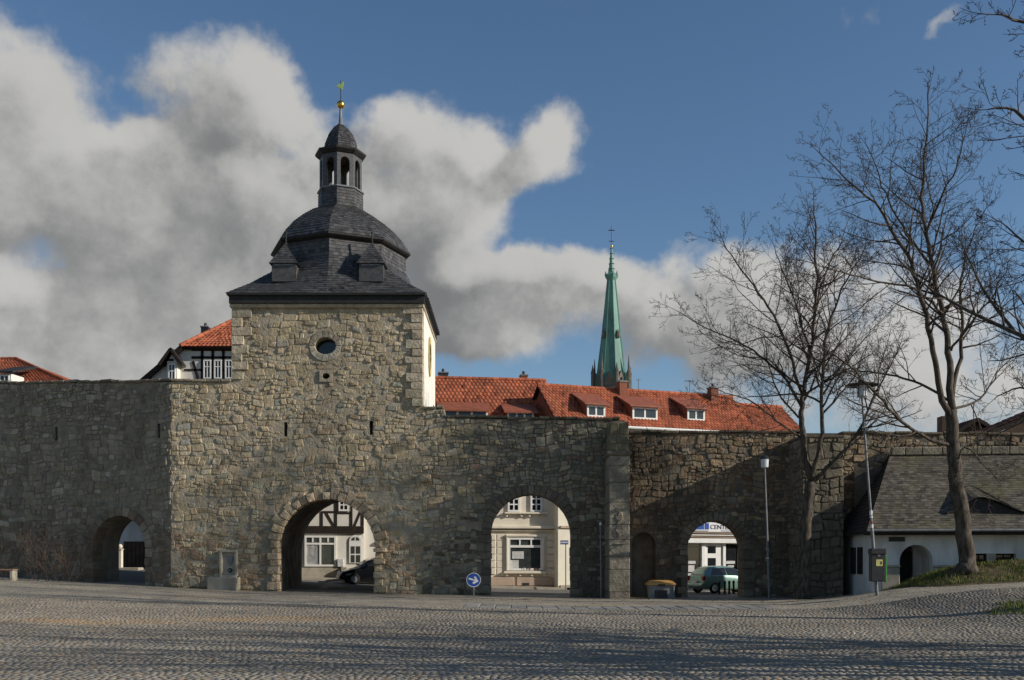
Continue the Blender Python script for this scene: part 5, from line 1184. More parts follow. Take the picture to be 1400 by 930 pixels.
# ================================================================== guard house at the right
def guard_house():
    r = random.Random(171); rz = R(-5); Y0 = 40.0; X0 = px_X(1193, Y0); F = Frame((X0, Y0, 0), rz)
    h = thing('guard_house', 'low white plastered guard house with slate lean-to roof and arched doorway', 'guard house', (X0, Y0, 0), rz)
    ze = F.hit(1260, 722)[1]; W = 14.0; D = 5.15; zt = 6.35
    # front wall with the arched doorway cut out, side wall, plinth
    a, zs = F.hit(1230, 745); b, _ = F.hit(1275, 745); half = (b - a) / 2; cx = (a + b) / 2; sp = zs - half
    front = MB().prism([(0, -.3)] + arch_pts(cx, half, sp, -.3, 16) + [(W, -.3), (W, ze), (0, ze)], 0, .45).build('front_wall', 'house_plaster', h)
    wins = [(1331, 757, 1351, 781), (1361, 757, 1389, 781)]
    cut = MB()
    for (x0, y0, x1, y1) in wins: p, q = F.hit(x0, y0), F.hit(x1, y1); cut.box(p[0], q[0], -.3, .3, q[1], p[1])
    boolean_cut(front, cut)
    for (x0, y0, x1, y1) in wins:
        p, q = F.hit(x0, y0), F.hit(x1, y1); window_l(h, p[0], q[0], q[1], p[1], 2, 1, .05, .06, .06, .28, 'glass_dark', 'timber')
    p, q = F.hit(1351, 757), F.hit(1361, 781); MB().box(p[0] + .02, q[0] - .02, -.03, .02, q[1], p[1], bev=.01).build('window_pier', 'pale_stone', h)
    MB().box(0, .4, .45, D, -.3, ze).build('side_wall', 'house_plaster', h)
    MB().box(.4, W, D - .6, D - .55, -.3, zt - .6).build('back_wall', 'passage', h)
    # side windows on the left wall
    for y in (1.5, 2.6):
        fr = MB().box(-.05, .0, y, y + .75, 1.15, 2.25).build('side_window', 'timber', h); MB().box(-.06, -.051, y + .07, y + .68, 1.22, 2.18).build('pane', 'glass_shop', fr)
    # doorway
    MB().loft([[(x, y, z) for x, z in arch_pts(cx, half - .002, sp, -.3, 16)] for y in (.0, .0)] and [[(x, y, z) for x, z in arch_pts(cx, half - .01, sp, -.3, 16)] for y in (.46, 1.5)], cap0=False, cap1=False, closed=False).build('doorway_lining', 'house_plaster', h)
    MB().box(cx - half, cx + half - .35, 1.45, 1.52, -.3, sp + half * .6).build('door', 'dark_board', h)
    MB().box(cx + half - .35, cx + half, 1.3, 1.5, -.3, sp + half).build('door_jamb', 'house_plaster', h)
    p, q = F.hit(1205, 776), F.hit(1229, 812); MB().box(p[0], a - .02, -.08, .02, -.2, p[1], bev=.02).build('plinth_panel', 'pale_stone', h)
    p2 = F.hit(1297, 776); MB().box(b + .02, p2[0], -.08, .02, -.2, p[1], bev=.02).build('plinth_panel', 'pale_stone', h)
    for x0, x1 in ((p[0] - .03, a + .0), (b, p2[0] + .03)): MB().box(x0, x1, -.13, -.0, p[1], p[1] + .09, bev=.02).build('plinth_cap', 'pale_stone', h)
    p, q = F.hit(1215, 734.5), F.hit(1237, 740.5); pl = MB().box(p[0], q[0], -.04, -.003, q[1], p[1]).build('name_plate', 'metal_dark', h)
    # eaves and lean-to roof with a hip on the left, against the town wall
    e = .5; s = (zt - ze) / D; z0 = ze - e * s * .35
    hip = 2.05
    A0, B0 = (-.35, -e, z0), (W, -e, z0); C0, D0 = (W, D - .1, zt), (hip, D - .1, zt)
    MB().loft([[A0, B0, C0, D0], [tuple(Vector(p) - Vector((0, 0, .12))) for p in (A0, B0, C0, D0)]]).build('roof_deck', 'dark_board', h)
    E0 = (-.35, D - .1, z0)
    MB().loft([[E0, A0, D0], [tuple(Vector(p) - Vector((0, 0, .12))) for p in (E0, A0, D0)]]).build('hip_deck', 'dark_board', h)
    q = MB(); shingles(q, A0, B0, C0, D0, .2, .22, .014, (.6, 1.45), .6, r=r); q.build('roof_slates', 'old_slate', h, kind='stuff')
    q = MB(); shingles(q, E0, A0, D0, tuple(Vector(D0) + Vector((-.01, 0, 0))), .24, .28, .02, (.25, .6), r=r); q.build('hip_slates', 'slate', h, kind='stuff')  # hip turned from the sun: its shade is put into the slate tone
    MB().bar(tuple(Vector(A0) + Vector((0, -.06, -.08))), tuple(Vector(B0) + Vector((0, -.06, -.08))), .14, .05).build('eaves_board', 'timber', h)
    MB().tube([tuple(Vector(A0) + Vector((0, -.13, .0))), tuple(Vector(B0) + Vector((0, -.13, .0)))], .06, 8).build('gutter', 'metal_grey', h)
    MB().box(-.35, W, -e, .02, z0 - .16, z0 - .12).build('soffit', 'timber', h)
    # eyebrow dormer: slate hood over a dark boarded lens
    n = Vector((0, -s, 1)); L = F.hit_plane(1293, 703, A0, (0, -(zt - z0) / (D - .1 + e), 1)); Rr = F.hit_plane(1410, 703, A0, (0, -(zt - z0) / (D - .1 + e), 1))
    y = L.y; N = 16; sl = (zt - z0) / (D - .1 + e); top = []; back = []; bot = []
    pk = F.hit(1338, 681, y)[1] - L.z
    for i in range(N + 1):
        t = i / N; x = L.x + (Rr.x - L.x) * t; tt = t / .38 if t < .38 else (1 - t) / .62; hgt = pk * (tt * tt * (3 - 2 * tt)); top.append((x, y - .12, L.z + hgt + .03)); bot.append((x, y, L.z - .02))
        yb = y + hgt / sl * 2.2 + .05; back.append((x, yb, L.z + sl * (yb - y) + .03))
    d = bpy.data.objects.new('eyebrow_dormer', None); COL.objects.link(d); d.parent = h
    MB().loft([bot, [(p[0], y, p[2] - .03) for p in top]], cap0=False, cap1=False, closed=False).build('dormer_front', 'dark_board', d)
    q = MB()
    for i in range(N): shingles(q, top[i], top[i + 1], back[i + 1], back[i], .26, .3, .02, (.7, 1.5), r=r)
    q.build('hood_slates', 'old_slate', d, kind='stuff')
    MB().loft([[tuple(Vector(p) - Vector((0, 0, .02))) for p in top], [tuple(Vector(p) - Vector((0, 0, .05))) for p in back]], cap0=False, cap1=False, closed=False).build('hood_deck', 'dark_board', d)
    # stone blocks along the top of the roof
    x = hip
    while x < W - .3:
        w = r.uniform(.5, .9); MB().box(x + .01, x + w - .01, D - .3, D - .05, zt - .04, zt + .3, tint((.30, .28, .23), r, .8, 1.15), bev=.03).build('ridge_stone', 'stone', h); x += w
guard_house()

# grass bank in front of it
def bank_h(x, y):
    t = np.clip((x - 13.9 - (38.6 - y) * .2) / 2.6, 0, 1); t = t * t * (3 - 2 * t); e = np.clip((y - 35.3) / 2.2, 0, 1); e = e * e * (3 - 2 * e) * np.clip((39.75 - y) / .5, 0, 1)
    return t * e * (.6 + .02 * np.clip(x - 16, 0, 10))
def build_bank():
    xs = np.linspace(13.0, 34, 64); ys = np.linspace(34.8, 39.8, 30); X, Y = np.meshgrid(xs, ys); Hh = bank_h(X, Y); Z = gz(X, Y) + Hh - .06 * (Hh < .01) + .03 * np.sin(X * 3) * np.sin(Y * 4) * (Hh > .05)
    V = np.stack([X.ravel(), Y.ravel(), Z.ravel()], 1); nx = len(xs); i, j = np.meshgrid(np.arange(nx - 1), np.arange(len(ys) - 1)); a = (j * nx + i).ravel(); F = np.stack([a, a + 1, a + nx + 1, a + nx], 1)
    o = np_mesh('grass_bank', V, F, np.ones((len(F), 3)), 'soil'); o['kind'] = 'structure'
    rg = np.random.RandomState(9); n = 34000; x = rg.uniform(13.4, 27, n); y = rg.uniform(34.9, 39.7, n); hh = bank_h(x, y); dens = .5 + .5 * np.sin(x * 1.3 + 2) * np.sin(y * 1.7 + x * .5)
    k = (hh > .035) & (rg.rand(n) < .35 + .65 * dens); x, y = x[k], y[k]
    # second patch at the lower right edge
    n2 = 5000; x2 = rg.uniform(12.3, 17, n2); y2 = rg.uniform(25.5, 29.5, n2); k2 = x2 > 13.25 + .6 * np.sin(y2 * 2) + (29.5 - y2) * .05; x = np.concatenate([x, x2[k2]]); y = np.concatenate([y, y2[k2]])
    z = gz(x, y) + bank_h(x, y) - .01; n = len(x); ang = rg.uniform(0, 6.28, n); hgt = rg.uniform(.05, .15, n); w = rg.uniform(.008, .02, n); le = rg.uniform(.02, .08, n); la = rg.uniform(0, 6.28, n)
    V = np.zeros((n, 3, 3)); V[:, 0] = np.stack([x - w * np.cos(ang), y - w * np.sin(ang), z], 1); V[:, 1] = np.stack([x + w * np.cos(ang), y + w * np.sin(ang), z], 1); V[:, 2] = np.stack([x + le * np.cos(la), y + le * np.sin(la), z + hgt], 1)
    g = rg.uniform(.6, 1.4, n)[:, None]; C = np.where((rg.rand(n) < .35)[:, None], np.array([.22, .185, .07]), np.array([.13, .165, .035])) * g
    np_mesh('grass', V.reshape(-1, 3), np.arange(n * 3).reshape(-1, 3), C, 'grass', kind='stuff', label='short yellowish green grass on the bank before the guard house')['category'] = 'grass'
build_bank()
def litter():
    rg = np.random.RandomState(17)
    # weeds along the wall foot and on the wall tops
    segs = [(-15, -10.4, 44.86, None), (-5.9, -1.1, 44.86, None), (2.7, 4, 44.86, None), (5.2, 7.6, 44.86, None), (10.3, 12.2, 44.86, None), (XT1, 4.4, 45.5, 'C'), (5.3, 12.4, 45.5, 'D'), (-15, -12.4, 45.6, 'B')]
    V = []; C = []
    for a, b, yy, top in segs:
        n = int((b - a) * (26 if top is None else 34)); cl = rg.uniform(a, b, max(3, n // 14)); x = rg.choice(cl, n) + rg.normal(0, .12, n); y = yy + rg.normal(0, .05 if top is None else .3, n); y = np.minimum(y, 44.93) if top is None else y
        z = gz(x, y) if top is None else np.array([{'C': topC(q), 'D': WZ(589), 'B': TOP_B}[top] for q in x])
        for i in range(n):
            h = rg.uniform(.04, .2) * (1 if top is None else .8); w = rg.uniform(.01, .025); t = rg.uniform(0, 6.28); l = rg.uniform(.02, .12); l2 = rg.uniform(0, 6.28)
            V += [(x[i] - w * math.cos(t), y[i] - w * math.sin(t), z[i] - .02), (x[i] + w * math.cos(t), y[i] + w * math.sin(t), z[i] - .02), (x[i] + l * math.cos(l2), y[i] + l * math.sin(l2), z[i] + h)]; g = rg.uniform(.6, 1.3); C.append((.10 * g, .105 * g, .035 * g) if rg.rand() < .6 else (.15 * g, .12 * g, .06 * g))
    V = np.array(V); o = np_mesh('weeds', V, np.arange(len(V)).reshape(-1, 3), np.array(C), 'grass', kind='stuff', label='small weeds along the wall foot and on the wall tops'); o['category'] = 'weeds'
    n = 2600; x = rg.uniform(-16, 15, n); y = 13 + 31.5 * rg.rand(n) ** .8; k = (np.abs(x) < y * .54) & (rg.rand(n) < np.clip(.25 + x / 20 + (y - 38) / 14, .08, 1)); x, y = x[k], y[k]; n = len(x); z = gz(x, y) + .026; t = rg.uniform(0, 6.28, n); s_ = rg.uniform(.02, .045, n); V = np.zeros((n, 4, 3))
    for c, (a, b) in enumerate(((-1, 0), (0, -.6), (1, 0), (0, .6))): V[:, c] = np.stack([x + s_ * (a * np.cos(t) - b * np.sin(t)), y + s_ * (a * np.sin(t) + b * np.cos(t)), z + (rg.uniform(0, .03, n) if c % 2 else rg.uniform(0, .015, n))], 1)
    C = np.array([.16, .095, .045])[None] * rg.uniform(.5, 1.6, n)[:, None]
    o = np_mesh('fallen_leaves', V.reshape(-1, 3), np.arange(n * 4).reshape(-1, 4), C, 'grass', kind='stuff', label='dry brown leaves scattered over the cobbled square'); o['category'] = 'leaves'
litter()

# ================================================================== street furniture
def at_ground(px, Y): x = px_X(px, Y); return (x, Y, gzf(x, Y))
def fountain():
    Y = 44.72; x0, y0, z0 = at_ground(313, Y); h = thing('wall_fountain', 'small stone wall fountain with framed panel and trough beside the gate', 'fountain', (x0, YW, z0))
    Z = lambda y: py_Z(y, YW) - z0; X = lambda p: px_X(p, YW) - x0
    a, b = X(301.5), X(325.5); zt, zb = Z(752), Z(790)
    m = MB(); fw = .11
    m.box(a, a + fw, -.2, .02, zb, zt - fw, bev=.015); m.box(b - fw, b, -.2, .02, zb, zt - fw, bev=.015); m.box(a, b, -.2, .02, zt - fw, zt, bev=.015); m.box(a, b, -.24, .02, zb, zb + .1, bev=.02)
    m.build('frame', 'pale_stone', h)
    MB().box(a + fw, b - fw, -.06, .02, zb + .1, zt - fw).build('panel', 'pale_stone', h)
    MB().loft([[(x, y, z) for x, z in ((-.14, zt - .28), (.12, zt - .28), (.1, zt - .55), (0, zt - .7), (-.12, zt - .55))] for y in (-.06, -.11)]).build('relief_mask', 'bin_grey', h)
    MB().lathe([(.0, 0), (.09, 0), (.1, .03), (.05, .05)], 12).build('spout_rose', 'bronze', h).matrix_local = Matrix.Translation((0, -.06, zb + .33)) @ Matrix.Rotation(R(90), 4, 'X')
    MB().tube([(0, -.06, zb + .33), (0, -.16, zb + .34), (0, -.22, zb + .28)], .025, 8).build('spout', 'metal_grey', h)
    a, b = X(289.5), X(329); t = .1; zt = Z(789); m = MB()
    m.box(a, b, -.72, -.72 + t, -.3, zt, bev=.03); m.box(a, a + t, -.72 + t, -.02, -.3, zt, bev=.02); m.box(b - t, b, -.72 + t, -.02, -.3, zt, bev=.02); m.box(a + t, b - t, -.72 + t, -.02, -.3, zt - .25)
    m.build('trough', 'pale_stone', h)
    MB().box(a + t, b - t, -.72 + t, -.02, zt - .25, zt - .12).build('water', 'glass_dark', h)
fountain()

def bench():
    Y = 45.2; x, y, z = at_ground(20, Y); h = thing('bench', 'low bench with reddish plank on pale stone supports at the left edge', 'bench', (x, Y, z)); S = Y / FPX
    for k in range(3): MB().box(-2.0, .05, -.24 + k * .165, -.1 + k * .165, .44, .50, bev=.012).build('plank', 'bench_wood', h)
    for xx in (-.12, -1.75): MB().box(xx, xx + .14, -.22, .22, -.1, .44, bev=.02).build('support', 'pale_stone', h)
bench()

def arrow_sign():
    Y = 44.0; x, y, z = at_ground(647.5, Y); h = thing('road_sign', 'round blue sign with white arrow on a short post beside the middle arch', 'road sign', (x, Y, z)); zc = py_Z(793, Y) - z; R_ = .31
    MB().tube([(0, .04, -.1), (0, .04, zc + .1)], .03, 10).build('post', 'metal_grey', h)
    n = 32
    d = MB().loft([[(R_ * math.cos(2 * math.pi * i / n), y, zc + R_ * math.sin(2 * math.pi * i / n)) for i in range(n)] for y in (0, -.02)]).build('disc', 'blue_enamel', h)
    MB().loft([[(q * math.cos(2 * math.pi * i / n), y, zc + q * math.sin(2 * math.pi * i / n)) for i in range(n)] for q, y in ((R_, -.018), (R_, -.026), (R_ - .025, -.026), (R_ - .025, -.018))], cap0=False, cap1=False).build('rim', 'white_enamel', d)
    c, s = math.cos(R(-16)), math.sin(R(-16))
    pts = [(-.22, -.035), (.06, -.035), (-.03, -.13), (.055, -.165), (.22, 0), (.055, .165), (-.03, .13), (.06, .035), (-.22, .035)]
    MB().prism([(x_ * c - y_ * s, zc + x_ * s + y_ * c) for x_, y_ in pts], -.0275, -.021).build('arrow', 'white_enamel', d)
arrow_sign()

def bare_post():
    Y = 43.6; x, y, z = at_ground(822, Y); h = thing('post', 'thin pale metal post left of the ashlar pillar', 'post', (x, Y, z)); zt = py_Z(718, Y) - z
    MB().tube([(0, 0, -.1), (-.03, 0, zt)], .038, 10).build('pole', 'metal_grey', h)
    MB().lathe([(.05, zt), (.055, zt + .05), (.03, zt + .12)], 10, -.03, 0).build('cap', 'white_enamel', h)
bare_post()

def grit_bin():
    Y = 43.4; x, y, z = at_ground(903, Y); h = thing('grit_bin', 'grey grit bin with orange lid against the wall right of the pillar', 'grit bin', (x, Y, z)); S = Y / FPX
    w = 17.5 * S; hh = (814 - 797) * S + .05
    MB().loft([[(-q, -.3, zz), (q, -.3, zz), (q, .35, zz), (-q, .35, zz)] for q, zz in ((w * .88, -.05), (w * .9, 0), (w, hh))]).build('body', 'bin_grey', h)
    MB().box(-w * .52, w * .48, -.335, -.27, .04, hh * .62, bev=.02).build('hatch', 'metal_dark', h)
    for s_ in (-1, 1): MB().box(s_ * w * .95 - .03, s_ * w * .95 + .03, -.34, -.28, 0, hh, bev=.01).build('corner_rib', 'bin_grey', h)
    MB().loft([[(-q, -d, zz), (q, -d, zz), (q, d + .05, zz), (-q, d + .05, zz)] for q, d, zz in ((w * 1.1, .38, hh), (w * 1.1, .38, hh + .06), (w * .85, .26, hh + .17), (w * .6, .15, hh + .2))]).build('lid', 'bin_orange', h)
    MB().box(-.15, .15, -.4, -.36, hh - .04, hh + .04, bev=.01).build('lid_handle', 'metal_dark', h)
grit_bin()

def car(name, label, loc, rz, paint, sc=1.0, tail=True):
    h = thing(name, label, 'car', loc, rz)
    # stations: x, half width bottom, half width belt, z bottom, z belt, half width roof, z roof
    st = [(-1.88, .62, .66, .42, .60, .58, .64), (-1.86, .72, .78, .30, .76, .60, .82), (-1.78, .77, .82, .24, .88, .62, .96), (-1.60, .80, .83, .22, .90, .58, 1.20), (-1.42, .81, .84, .22, .90, .56, 1.36), (-1.1, .82, .84, .21, .90, .56, 1.41), (-.5, .82, .84, .2, .89, .56, 1.43), (.05, .82, .84, .2, .88, .55, 1.40), (.45, .82, .84, .2, .87, .57, 1.22), (.95, .81, .83, .2, .85, .66, .91), (1.4, .79, .81, .22, .76, .62, .80), (1.75, .74, .76, .26, .66, .55, .69), (1.90, .62, .64, .36, .55, .45, .57)]
    rings = []
    for x, wb, wl, zb, zl, wr, zr in st:
        zm = (zb + zl) / 2; half = [(wb * .9, zb), (wb, zb + .08), (wl + .015, zm), (wl, zl), (wl * .965, zl + (zr - zl) * .12), (wr + .04, zl + (zr - zl) * .82), (wr - .06, zl + (zr - zl) * .97), (wr * .5, zr + .01 * (zr > 1))]
        rings.append([(x, -y, z) for y, z in half] + [(x, y, z) for y, z in reversed(half)])
    MB().loft(rings).build('body', paint, h, True)
    def side_glass(pts, nm):
        for s_ in (-1, 1):
            g = [(x, s_ * y, z) for x, y, z in pts]; MB().poly(g if s_ < 0 else g[::-1]).build(nm, 'glass_dark', h)
    def wy(z): return .846 - (z - .90) * .50
    side_glass([(-1.5, wy(.95), .95), (-.5, wy(.95), .95), (-.5, wy(1.34), 1.34), (-1.25, wy(1.31), 1.31)], 'side_window')
    side_glass([(-.44, wy(.95), .95), (.62, wy(.94), .94), (.12, wy(1.32), 1.32), (-.44, wy(1.34), 1.34)], 'side_window')
    MB().poly([(-1.795, .56, .95), (-1.795, -.56, .95), (-1.475, -.5, 1.33), (-1.475, .5, 1.33)]).build('rear_window', 'glass_dark', h)
    MB().poly([(.92, -.6, 1.0), (.92, .6, 1.0), (.32, .54, 1.37), (.32, -.54, 1.37)]).build('windscreen', 'glass_dark', h)
    MB().box(-1.98, -1.82, -.72, .72, .34, .52, bev=.05).build('rear_bumper', paint, h); MB().box(1.82, 1.96, -.66, .66, .3, .48, bev=.05).build('front_bumper', paint, h)
    for s_ in (-1, 1):
        MB().box(-1.94, -1.78, s_ * .70 - .12, s_ * .70 + .12, .66, .92, bev=.04).build('tail_light', 'tail_red', h)
        MB().box(1.66, 1.86, s_ * .56 - .14, s_ * .56 + .14, .56, .68, bev=.04).build('headlight', 'lamp_clear', h)
        MB().box(.45, .62, s_ * .92 - .08, s_ * .92 + .08, .93, 1.06, bev=.03).build('mirror', paint, h)
        for x in (-1.22, 1.2):
            w = bpy.data.objects.new('wheel', None); COL.objects.link(w); w.parent = h
            t = MB().lathe([(.19, -.09), (.27, -.1), (.3, -.06), (.3, .06), (.27, .1), (.19, .09)], 24, cap0=False, cap1=False).build('tyre', 'rubber', w, True)
            q = MB().lathe([(.2, -.085), (.17, -.07), (.05, -.09), (.0, -.09)], 16, cap0=False, cap1=False); q.lathe([(.0, .09), (.05, .09), (.17, .07), (.2, .085)], 16, cap0=False, cap1=False); q = q.build('rim', 'rim', w, True)
            for o in (t, q): o.matrix_local = Matrix.Translation((x, s_ * .76, .3)) @ Matrix.Rotation(R(90), 4, 'X')
    if tail: MB().box(-1.995, -1.975, -.26, .26, .55, .66).build('number_plate', 'white_enamel', h)
    h.scale = (sc,) * 3
    return h
Y = 51.6; x, y, z = at_ground(982, Y); car('parked_car', 'small green hatchback parked beyond the right archway', (x + .35, Y, z - .02), R(24), 'car_green', .95)
Y = 54.2; x, y, z = at_ground(512, Y); car('parked_car', 'black car mostly hidden behind the right jamb of the tower gate', (x, Y, z), R(198), 'car_dark', tail=False)

for k, px_ in enumerate((983.5, 991, 997, 1003, 1010)):
    Y = 49.3; x, y, z = at_ground(px_, Y)
    words = ('first', 'second', 'third', 'fourth', 'fifth')[k]
    h = thing('bollard', f'short black bollard before the green car, {words} from the left', 'bollard', (x, Y, z), 0, 'bollards in front of the green car')
    MB().lathe([(.05, -.1), (.05, .5), (.065, .52), (.065, .57), (.04, .62), (.0, .64)], 10).build('shaft', 'metal_dark', h, True)
    MB().lathe([(.08, -.05), (.08, .03), (.055, .06)], 10).build('foot', 'metal_dark', h)

def lamp_small():
    Y = 43.0; x, y, z = at_ground(1052, Y); h = thing('street_lamp', 'slim street lamp with small white head before the right wall', 'street lamp', (x, Y, z)); zt = py_Z(640, Y) - z; dx = px_X(1045.5, Y) - x
    MB().tube([(0, 0, -.1), (dx * .5, 0, zt * .5), (dx, 0, zt)], [.055, .045, .035], 10).build('pole', 'metal_grey', h)
    MB().lathe([(.06, zt - .02), (.15, zt + .03), (.17, zt + .35), (.12, zt + .4)], 14, dx, 0).build('lamp_glass', 'lamp_clear', h)
    MB().lathe([(.19, zt + .38), (.2, zt + .42), (.08, zt + .52), (.0, zt + .53)], 14, dx, 0).build('lamp_cap', 'metal_dark', h)
    MB().box(dx * .42 - .07, dx * .42 + .07, -.07, .07, zt * .36, zt * .36 + .14, bev=.02).build('junction_clip', 'metal_grey', h)
    MB().box(dx * .42 - .05, dx * .42 + .05, -.06, .06, zt * .3, zt * .3 + .07, bev=.01).build('band', 'paper', h)
lamp_small()
def lamp_tall():
    Y = 36.0; x, y, z = at_ground(1199, Y); h = thing('street_lamp', 'leaning street lamp with flat disc shade and stickers before the guard house', 'street lamp', (x, Y, z)); S = Y / FPX; zt = py_Z(543, Y) - z; dx = px_X(1178.5, Y) - x
    at = lambda t: (dx * t, 0, zt * t)
    MB().tube([at(0), at(.33), at(.34), at(1)], [.06, .056, .04, .036], 12).build('pole', 'metal_grey', h)
    c = Vector(at(1)); g = zt
    MB().lathe([(.05, g - .05), (.12, g), (.17, g + .03), (.17, g + .42)], 16, c.x, 0).build('lamp_glass', 'lamp_clear', h)
    MB().lathe([(.56, g + .40), (.57, g + .43), (.2, g + .50), (.14, g + .52), (.13, g + .62), (.05, g + .68), (0, g + .69)], 28, c.x, 0).build('lamp_shade', 'metal_dark', h)
    for k in range(4): t = k * math.pi / 2 + .5; MB().tube([(c.x + .175 * math.cos(t), .175 * math.sin(t), g), (c.x + .175 * math.cos(t), .175 * math.sin(t), g + .42)], .012, 6).build('stay', 'metal_dark', h)
    for zz, m, hh in ((.405, 'white_enamel', .16), (.39, 'lamp_clear', .08), (.365, 'tail_red', .05), (.34, 'white_enamel', .12)):
        p = at(zz); MB().lathe([(.05, p[2]), (.05, p[2] + hh)], 12, p[0], 0).build('sticker', m, h)
    # waste box on the pole
    b = thing('waste_box', 'black box with yellow label and bright green side fixed to the lamp post', 'waste box', (x, Y, z)); z0, z1 = py_Z(795, Y) - z, py_Z(751, Y) - z; ox = -.06
    MB().box(-.27 + ox, .24 + ox, -.36, -.09, z0, z1, bev=.03).build('case', 'metal_dark', b)
    MB().box(-.30 + ox, .27 + ox, -.40, -.07, z1 - .2, z1 + .02, bev=.04).build('hood', 'metal_dark', b)
    MB().box(.242 + ox, .285 + ox, -.34, -.1, z0 - .02, z1 - .22, bev=.01).build('side_panel', 'bin_green', b)
    zl = py_Z(774, Y) - z; MB().box(-.10 + ox, .13 + ox, -.368, -.361, zl, zl + .23).build('label_sticker', 'label_yellow', b)
    MB().box(.05 + ox, .1 + ox, -.373, -.3685, zl + .06, zl + .16).build('label_symbol', 'metal_dark', b)
    MB().tube([(ox - .05, -.365, zl + .40), (ox, -.365, zl + .34), (ox + .05, -.365, zl + .40)], .008, 5).build('white_mark', 'white_enamel', b)
lamp_tall()

def street_sign():
    Y = 56.0; x, y, z = at_ground(773.5, Y); h = thing('street_sign', 'blue and white street sign on slim pole inside the middle arch', 'street sign', (x, Y, z)); S = Y / FPX
    zt = py_Z(739, Y) - z; MB().tube([(0, 0, -.1), (0, 0, zt)], .03, 8).build('pole', 'metal_grey', h)
    a, b = -7.5 * S, 3.5 * S; z0 = py_Z(744.5, Y) - z; hh = zt - z0
    MB().box(a, b, -.06, -.035, z0, z0 + hh).build('plate', 'blue_enamel', h); MB().box(a + .02, b - .02, -.066, -.0605, z0 + hh * .3, z0 + hh * .7).build('white_band', 'white_enamel', h)
street_sign()

def gatepost():
    Y = 57.2; x, y, z = at_ground(164, Y); h = thing('gatepost', 'cream gatepost with ball top behind the small left arch', 'gatepost', (x, Y, z)); S = Y / FPX; zt = py_Z(752, Y) - z
    MB().box(-.13, .13, -.13, .13, -.1, zt, bev=.02).build('shaft', 'cream_plaster', h); MB().box(-.17, .17, -.17, .17, zt, zt + .06, bev=.02).build('cap', 'cream_plaster', h)
    MB().sphere((0, 0, zt + .19), .14, 14, 10).build('ball', 'cream_plaster', h, True)
    MB().tube([(-.2, 0, -.1), (-.2, 0, py_Z(725, Y) - z)], .035, 8).build('downpipe', 'metal_grey', h)
    k = thing('kerb_steps', 'low pale stone step lying behind the small left arch', 'step', (x, Y, z)); MB().box(-.3, 1.15, -.35, .5, -.2, py_Z(776, Y) - z, bev=.03).build('step', 'pale_stone', k); MB().box(-.3, 1.3, -.65, -.35, -.2, py_Z(784, Y) - z, bev=.03).build('step', 'pale_stone', k)
gatepost()

